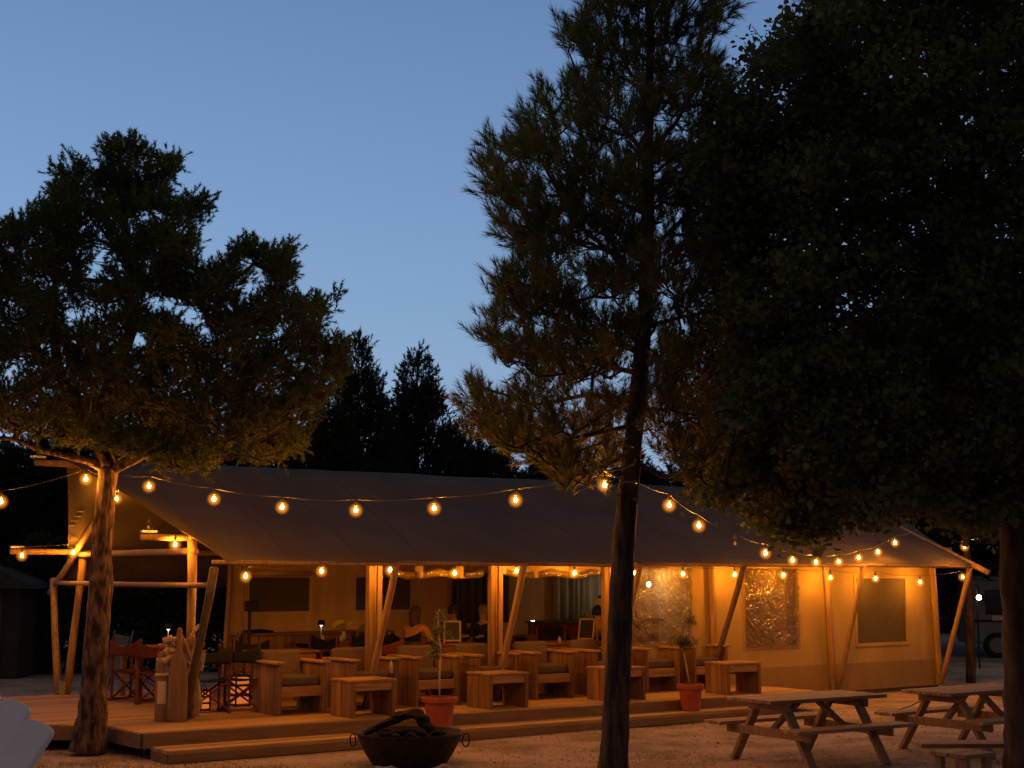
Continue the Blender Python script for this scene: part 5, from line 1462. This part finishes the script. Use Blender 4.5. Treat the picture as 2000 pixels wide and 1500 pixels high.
# (px of the tip, py of the tip, depth, proto, width factor, label)
bg_trees = [(815, 692, 40, 0, .8, "dark conifer with pointed top standing alone behind the tent roof"),
            (702, 668, 37, 2, .66, "dark conifer behind the right side of the left pine's crown"),
            (640, 790, 36, 1, .9, "dark conifer low behind the left pine's lower boughs"),
            (905, 830, 42, 1, .9, "low dark conifer right of the pointed one behind the roof"),
            (960, 862, 44, 1, .9, "low dark conifer behind the centre pine's left boughs"),
            (1080, 850, 43, 0, 1.1, "dark conifer hidden behind the centre pine"),
            (1230, 880, 44, 2, 1.1, "dark conifer behind the centre pine trunk"),
            (1420, 700, 43, 2, 1.1, "dark conifer behind the broadleaf tree's left side"),
            (1600, 620, 42, 0, 1.3, "dark conifer behind the middle of the broadleaf crown"),
            (1780, 560, 42, 2, 1.3, "dark conifer behind the right tent end"),
            (1960, 600, 40, 1, 1.2, "dark conifer behind the broadleaf tree's trunk"),
            (2120, 600, 40, 2, 1.2, "dark conifer beyond the right edge"),
            (500, 800, 38, 1, 1.0, "dark conifer behind the left roof end"),
            (330, 780, 38, 0, 1.3, "dark conifer behind the left pine's crown centre"),
            (170, 800, 37, 2, 1.1, "dark conifer behind the left pine's trunk"),
            (60, 855, 36, 1, 1.0, "dark conifer at the far left behind the beam end"),
            (-70, 830, 35, 0, 1.2, "dark conifer beyond the left edge"),
            (-240, 760, 35, 2, 1.2, "dark conifer far out beyond the left edge")]
used = set()
for k, (x, y, d, pi, wf, lb) in enumerate(bg_trees):
    p = at(x, y, d); H = (9, 8, 10)[pi]
    o = protos[pi] if pi not in used else copy_tree(protos[pi]); used.add(pi)
    o.location = (p.x, p.y, 0); o.rotation_euler = (0, 0, k * 1.7); s = p.z / H; o.scale = (wf * max(s, .75), wf * max(s, .75), s)
    tag(o, lb, "tree", "dark conifers behind the tent")
# dense far wood closing the horizon
def far_wood():
    r = np.random.default_rng(77); n = 16000
    ang = r.uniform(-.75, .75, n); dist = r.uniform(52, 62, n)
    x = np.tan(ang) * dist; zmax = 4.4 + 1.2 * np.sin(x * .25) + .9 * np.sin(x * .61 + 1) + .5 * np.sin(x * 1.9)
    z = r.uniform(0, 1, n) ** .8 * zmax
    C = np.c_[x, dist, z]; d = r.normal(size=(n, 3)); d /= np.linalg.norm(d, axis=1)[:, None]
    e = np.cross(d, r.normal(size=(n, 3))); e /= np.linalg.norm(e, axis=1)[:, None]
    s = r.uniform(.25, .6, n)[:, None]
    v = np.stack([C - d * s, C + e * s * .5, C + d * s, C - e * s * .5], 1).reshape(-1, 3)
    o = npmesh("far_wood", v, np.arange(len(v)).reshape(-1, 4), 4, M['farneedle'])
    tag(o, "dark far wood closing the view behind the tent", "wood", kind='stuff')
far_wood()
# low dark hedge behind the porch
def hedge():
    r = np.random.default_rng(78); n = 26000
    x = r.uniform(-17, -5.5, n); y = 32 + r.uniform(0, 1.6, n) + .25 * (x + 6); z = r.uniform(0, 1, n) ** .7 * (2.5 + .35 * np.sin(x * 1.7) + .2 * np.sin(x * 4.1))
    C = np.c_[x, y, z]; d = r.normal(size=(n, 3)); d /= np.linalg.norm(d, axis=1)[:, None]
    e = np.cross(d, r.normal(size=(n, 3))); e /= np.linalg.norm(e, axis=1)[:, None]; s = r.uniform(.05, .11, n)[:, None]
    v = np.stack([C - d * s, C + e * s * .6, C + d * s, C - e * s * .6], 1).reshape(-1, 3)
    o = npmesh("hedge", v, np.arange(len(v)).reshape(-1, 4), 4, M['farneedle'])
    tag(o, "dark clipped hedge in the yard behind the open porch", "hedge")
hedge()

# ---- far things: grey-roofed hut left, camper van right
hut = empty("small_hut", at(0, 1200, 30) * 1.0, 0, label="dark hut with a pale grey sloping roof at the left edge beyond the deck", cat="hut")
hp = hut.location.copy(); hut.location = (hp.x, hp.y, 0); hp.z = 0
q = MB(); q.box((-1.0, 1.2, .95), (2.8, 2.4, 1.9)); q.build("wall", M['farwall'], hut)
q = MB(); q.prism([(-2.7, 1.84), (.72, 1.84), (.66, 1.94), (-.15, 2.28), (-1.0, 2.42), (-2.7, 2.42)], -.2, 2.6); q.build("roof", M['sage'], hut)
q = MB(); q.box((-.3, -.01, .9), (.7, .03, 1.7)); q.build("door", M['bark3'], hut)
def van():
    p = at(1975, 1300, 38); t = empty("camper_van", (p.x, p.y, 0), rad(-8), label="pale camper van parked in the dark beyond the right tent corner", cat="camper van")
    q = MB(); q.prism([(-1.2, .35), (3.2, .35), (3.25, 1.2), (3.0, 2.0), (2.8, 2.08), (-.95, 2.08), (-1.15, 1.95), (-1.22, 1.2)], -.9, .9); q.build("body", M['van'], t, bevel=.06)
    for x0, x1 in ((-.75, -.02), (.25, .75), (1.1, 2.3)):
        q = MB(); q.box(((x0 + x1) / 2, -.91, 1.42), (x1 - x0, .04, .62)); q.build("window", M['glassdark'], t, bevel=.02)
    for x in (-.5, 2.4):
        q = MB(); q.lathe([(.31, -.1), (.33, -.06), (.33, .06), (.31, .1)], (0, 0, 0), 20)
        o = q.build("wheel", M['blackmetal'], t, loc=(x, -.86, .33)); o.rotation_euler = (rad(90), 0, 0)
        q = MB(); q.lathe([(.18, -.02), (.2, .0), (.18, .02)], (0, 0, .1), 16); h = q.build("rim", M['van'], o)
    q = MB(); q.box((1.0, -.92, .95), (4.2, .03, .05)); q.build("trim", M['glassdark'], t)
    q = MB(); q.box((-.35, -.935, 1.02), (.5, .02, .12)); q.build("plate", M['paper'], t)
van()
# slim trunks beyond the right tent corner
for k, (x, d, lb) in enumerate([(1895, 29, "slim reddish trunk between the right tent strut and the camper van")]):
    t = empty("slim_tree", (at(x, 1300, d).x, d, -.05), 0, label=lb, cat="tree")
    q = MB(); rts = trunk_tube(q, [(0, 0, 0), (.05, 0, 2), (-.05, 0, 4), (.1, 0, 6)], [.10, .08, .06, .04], 10, 5)
    r = np.random.default_rng(3); C = r.normal(size=(60, 3)) * [1.1, 1.0, .9] + [0, 0, 5.6]
    dirs = branches(q, [p for p in rts if p.z > 3], C, 5, .007); q.build("trunk", M['bark2'], t, smooth=True)
    P, D, Ls = shoots(C, dirs, lambda c: c * [0, 0, 1], 5, .2, .25, 6)
    needle_mesh("crown", P, D, Ls, 14, .13, (.4, 1.1), .02, M['farneedle'], t, 8)
# pale folded sunshade leaning in the yard behind the porch
sh = empty("folding_lounger", at(228, 1275, 27) * 1, 0, label="pale folded lounger standing in the dark yard left of the driftwood", cat="lounger")
sh.location.z = 0
q = MB(); q.box((0, 0, .62), (.30, .03, .80), Matrix.Rotation(rad(12), 3, 'Y')); q.build("sling", M['van'], sh)
q = MB()
for sx in (-1, 1): q.beam((sx * .17 - .1, 0, 0), (sx * .17 + .12, 0, 1.1), .03, .03)
q.beam((-.25, .4, 0), (0, 0, .9), .03, .03); q.build("frame", M['van'], sh)
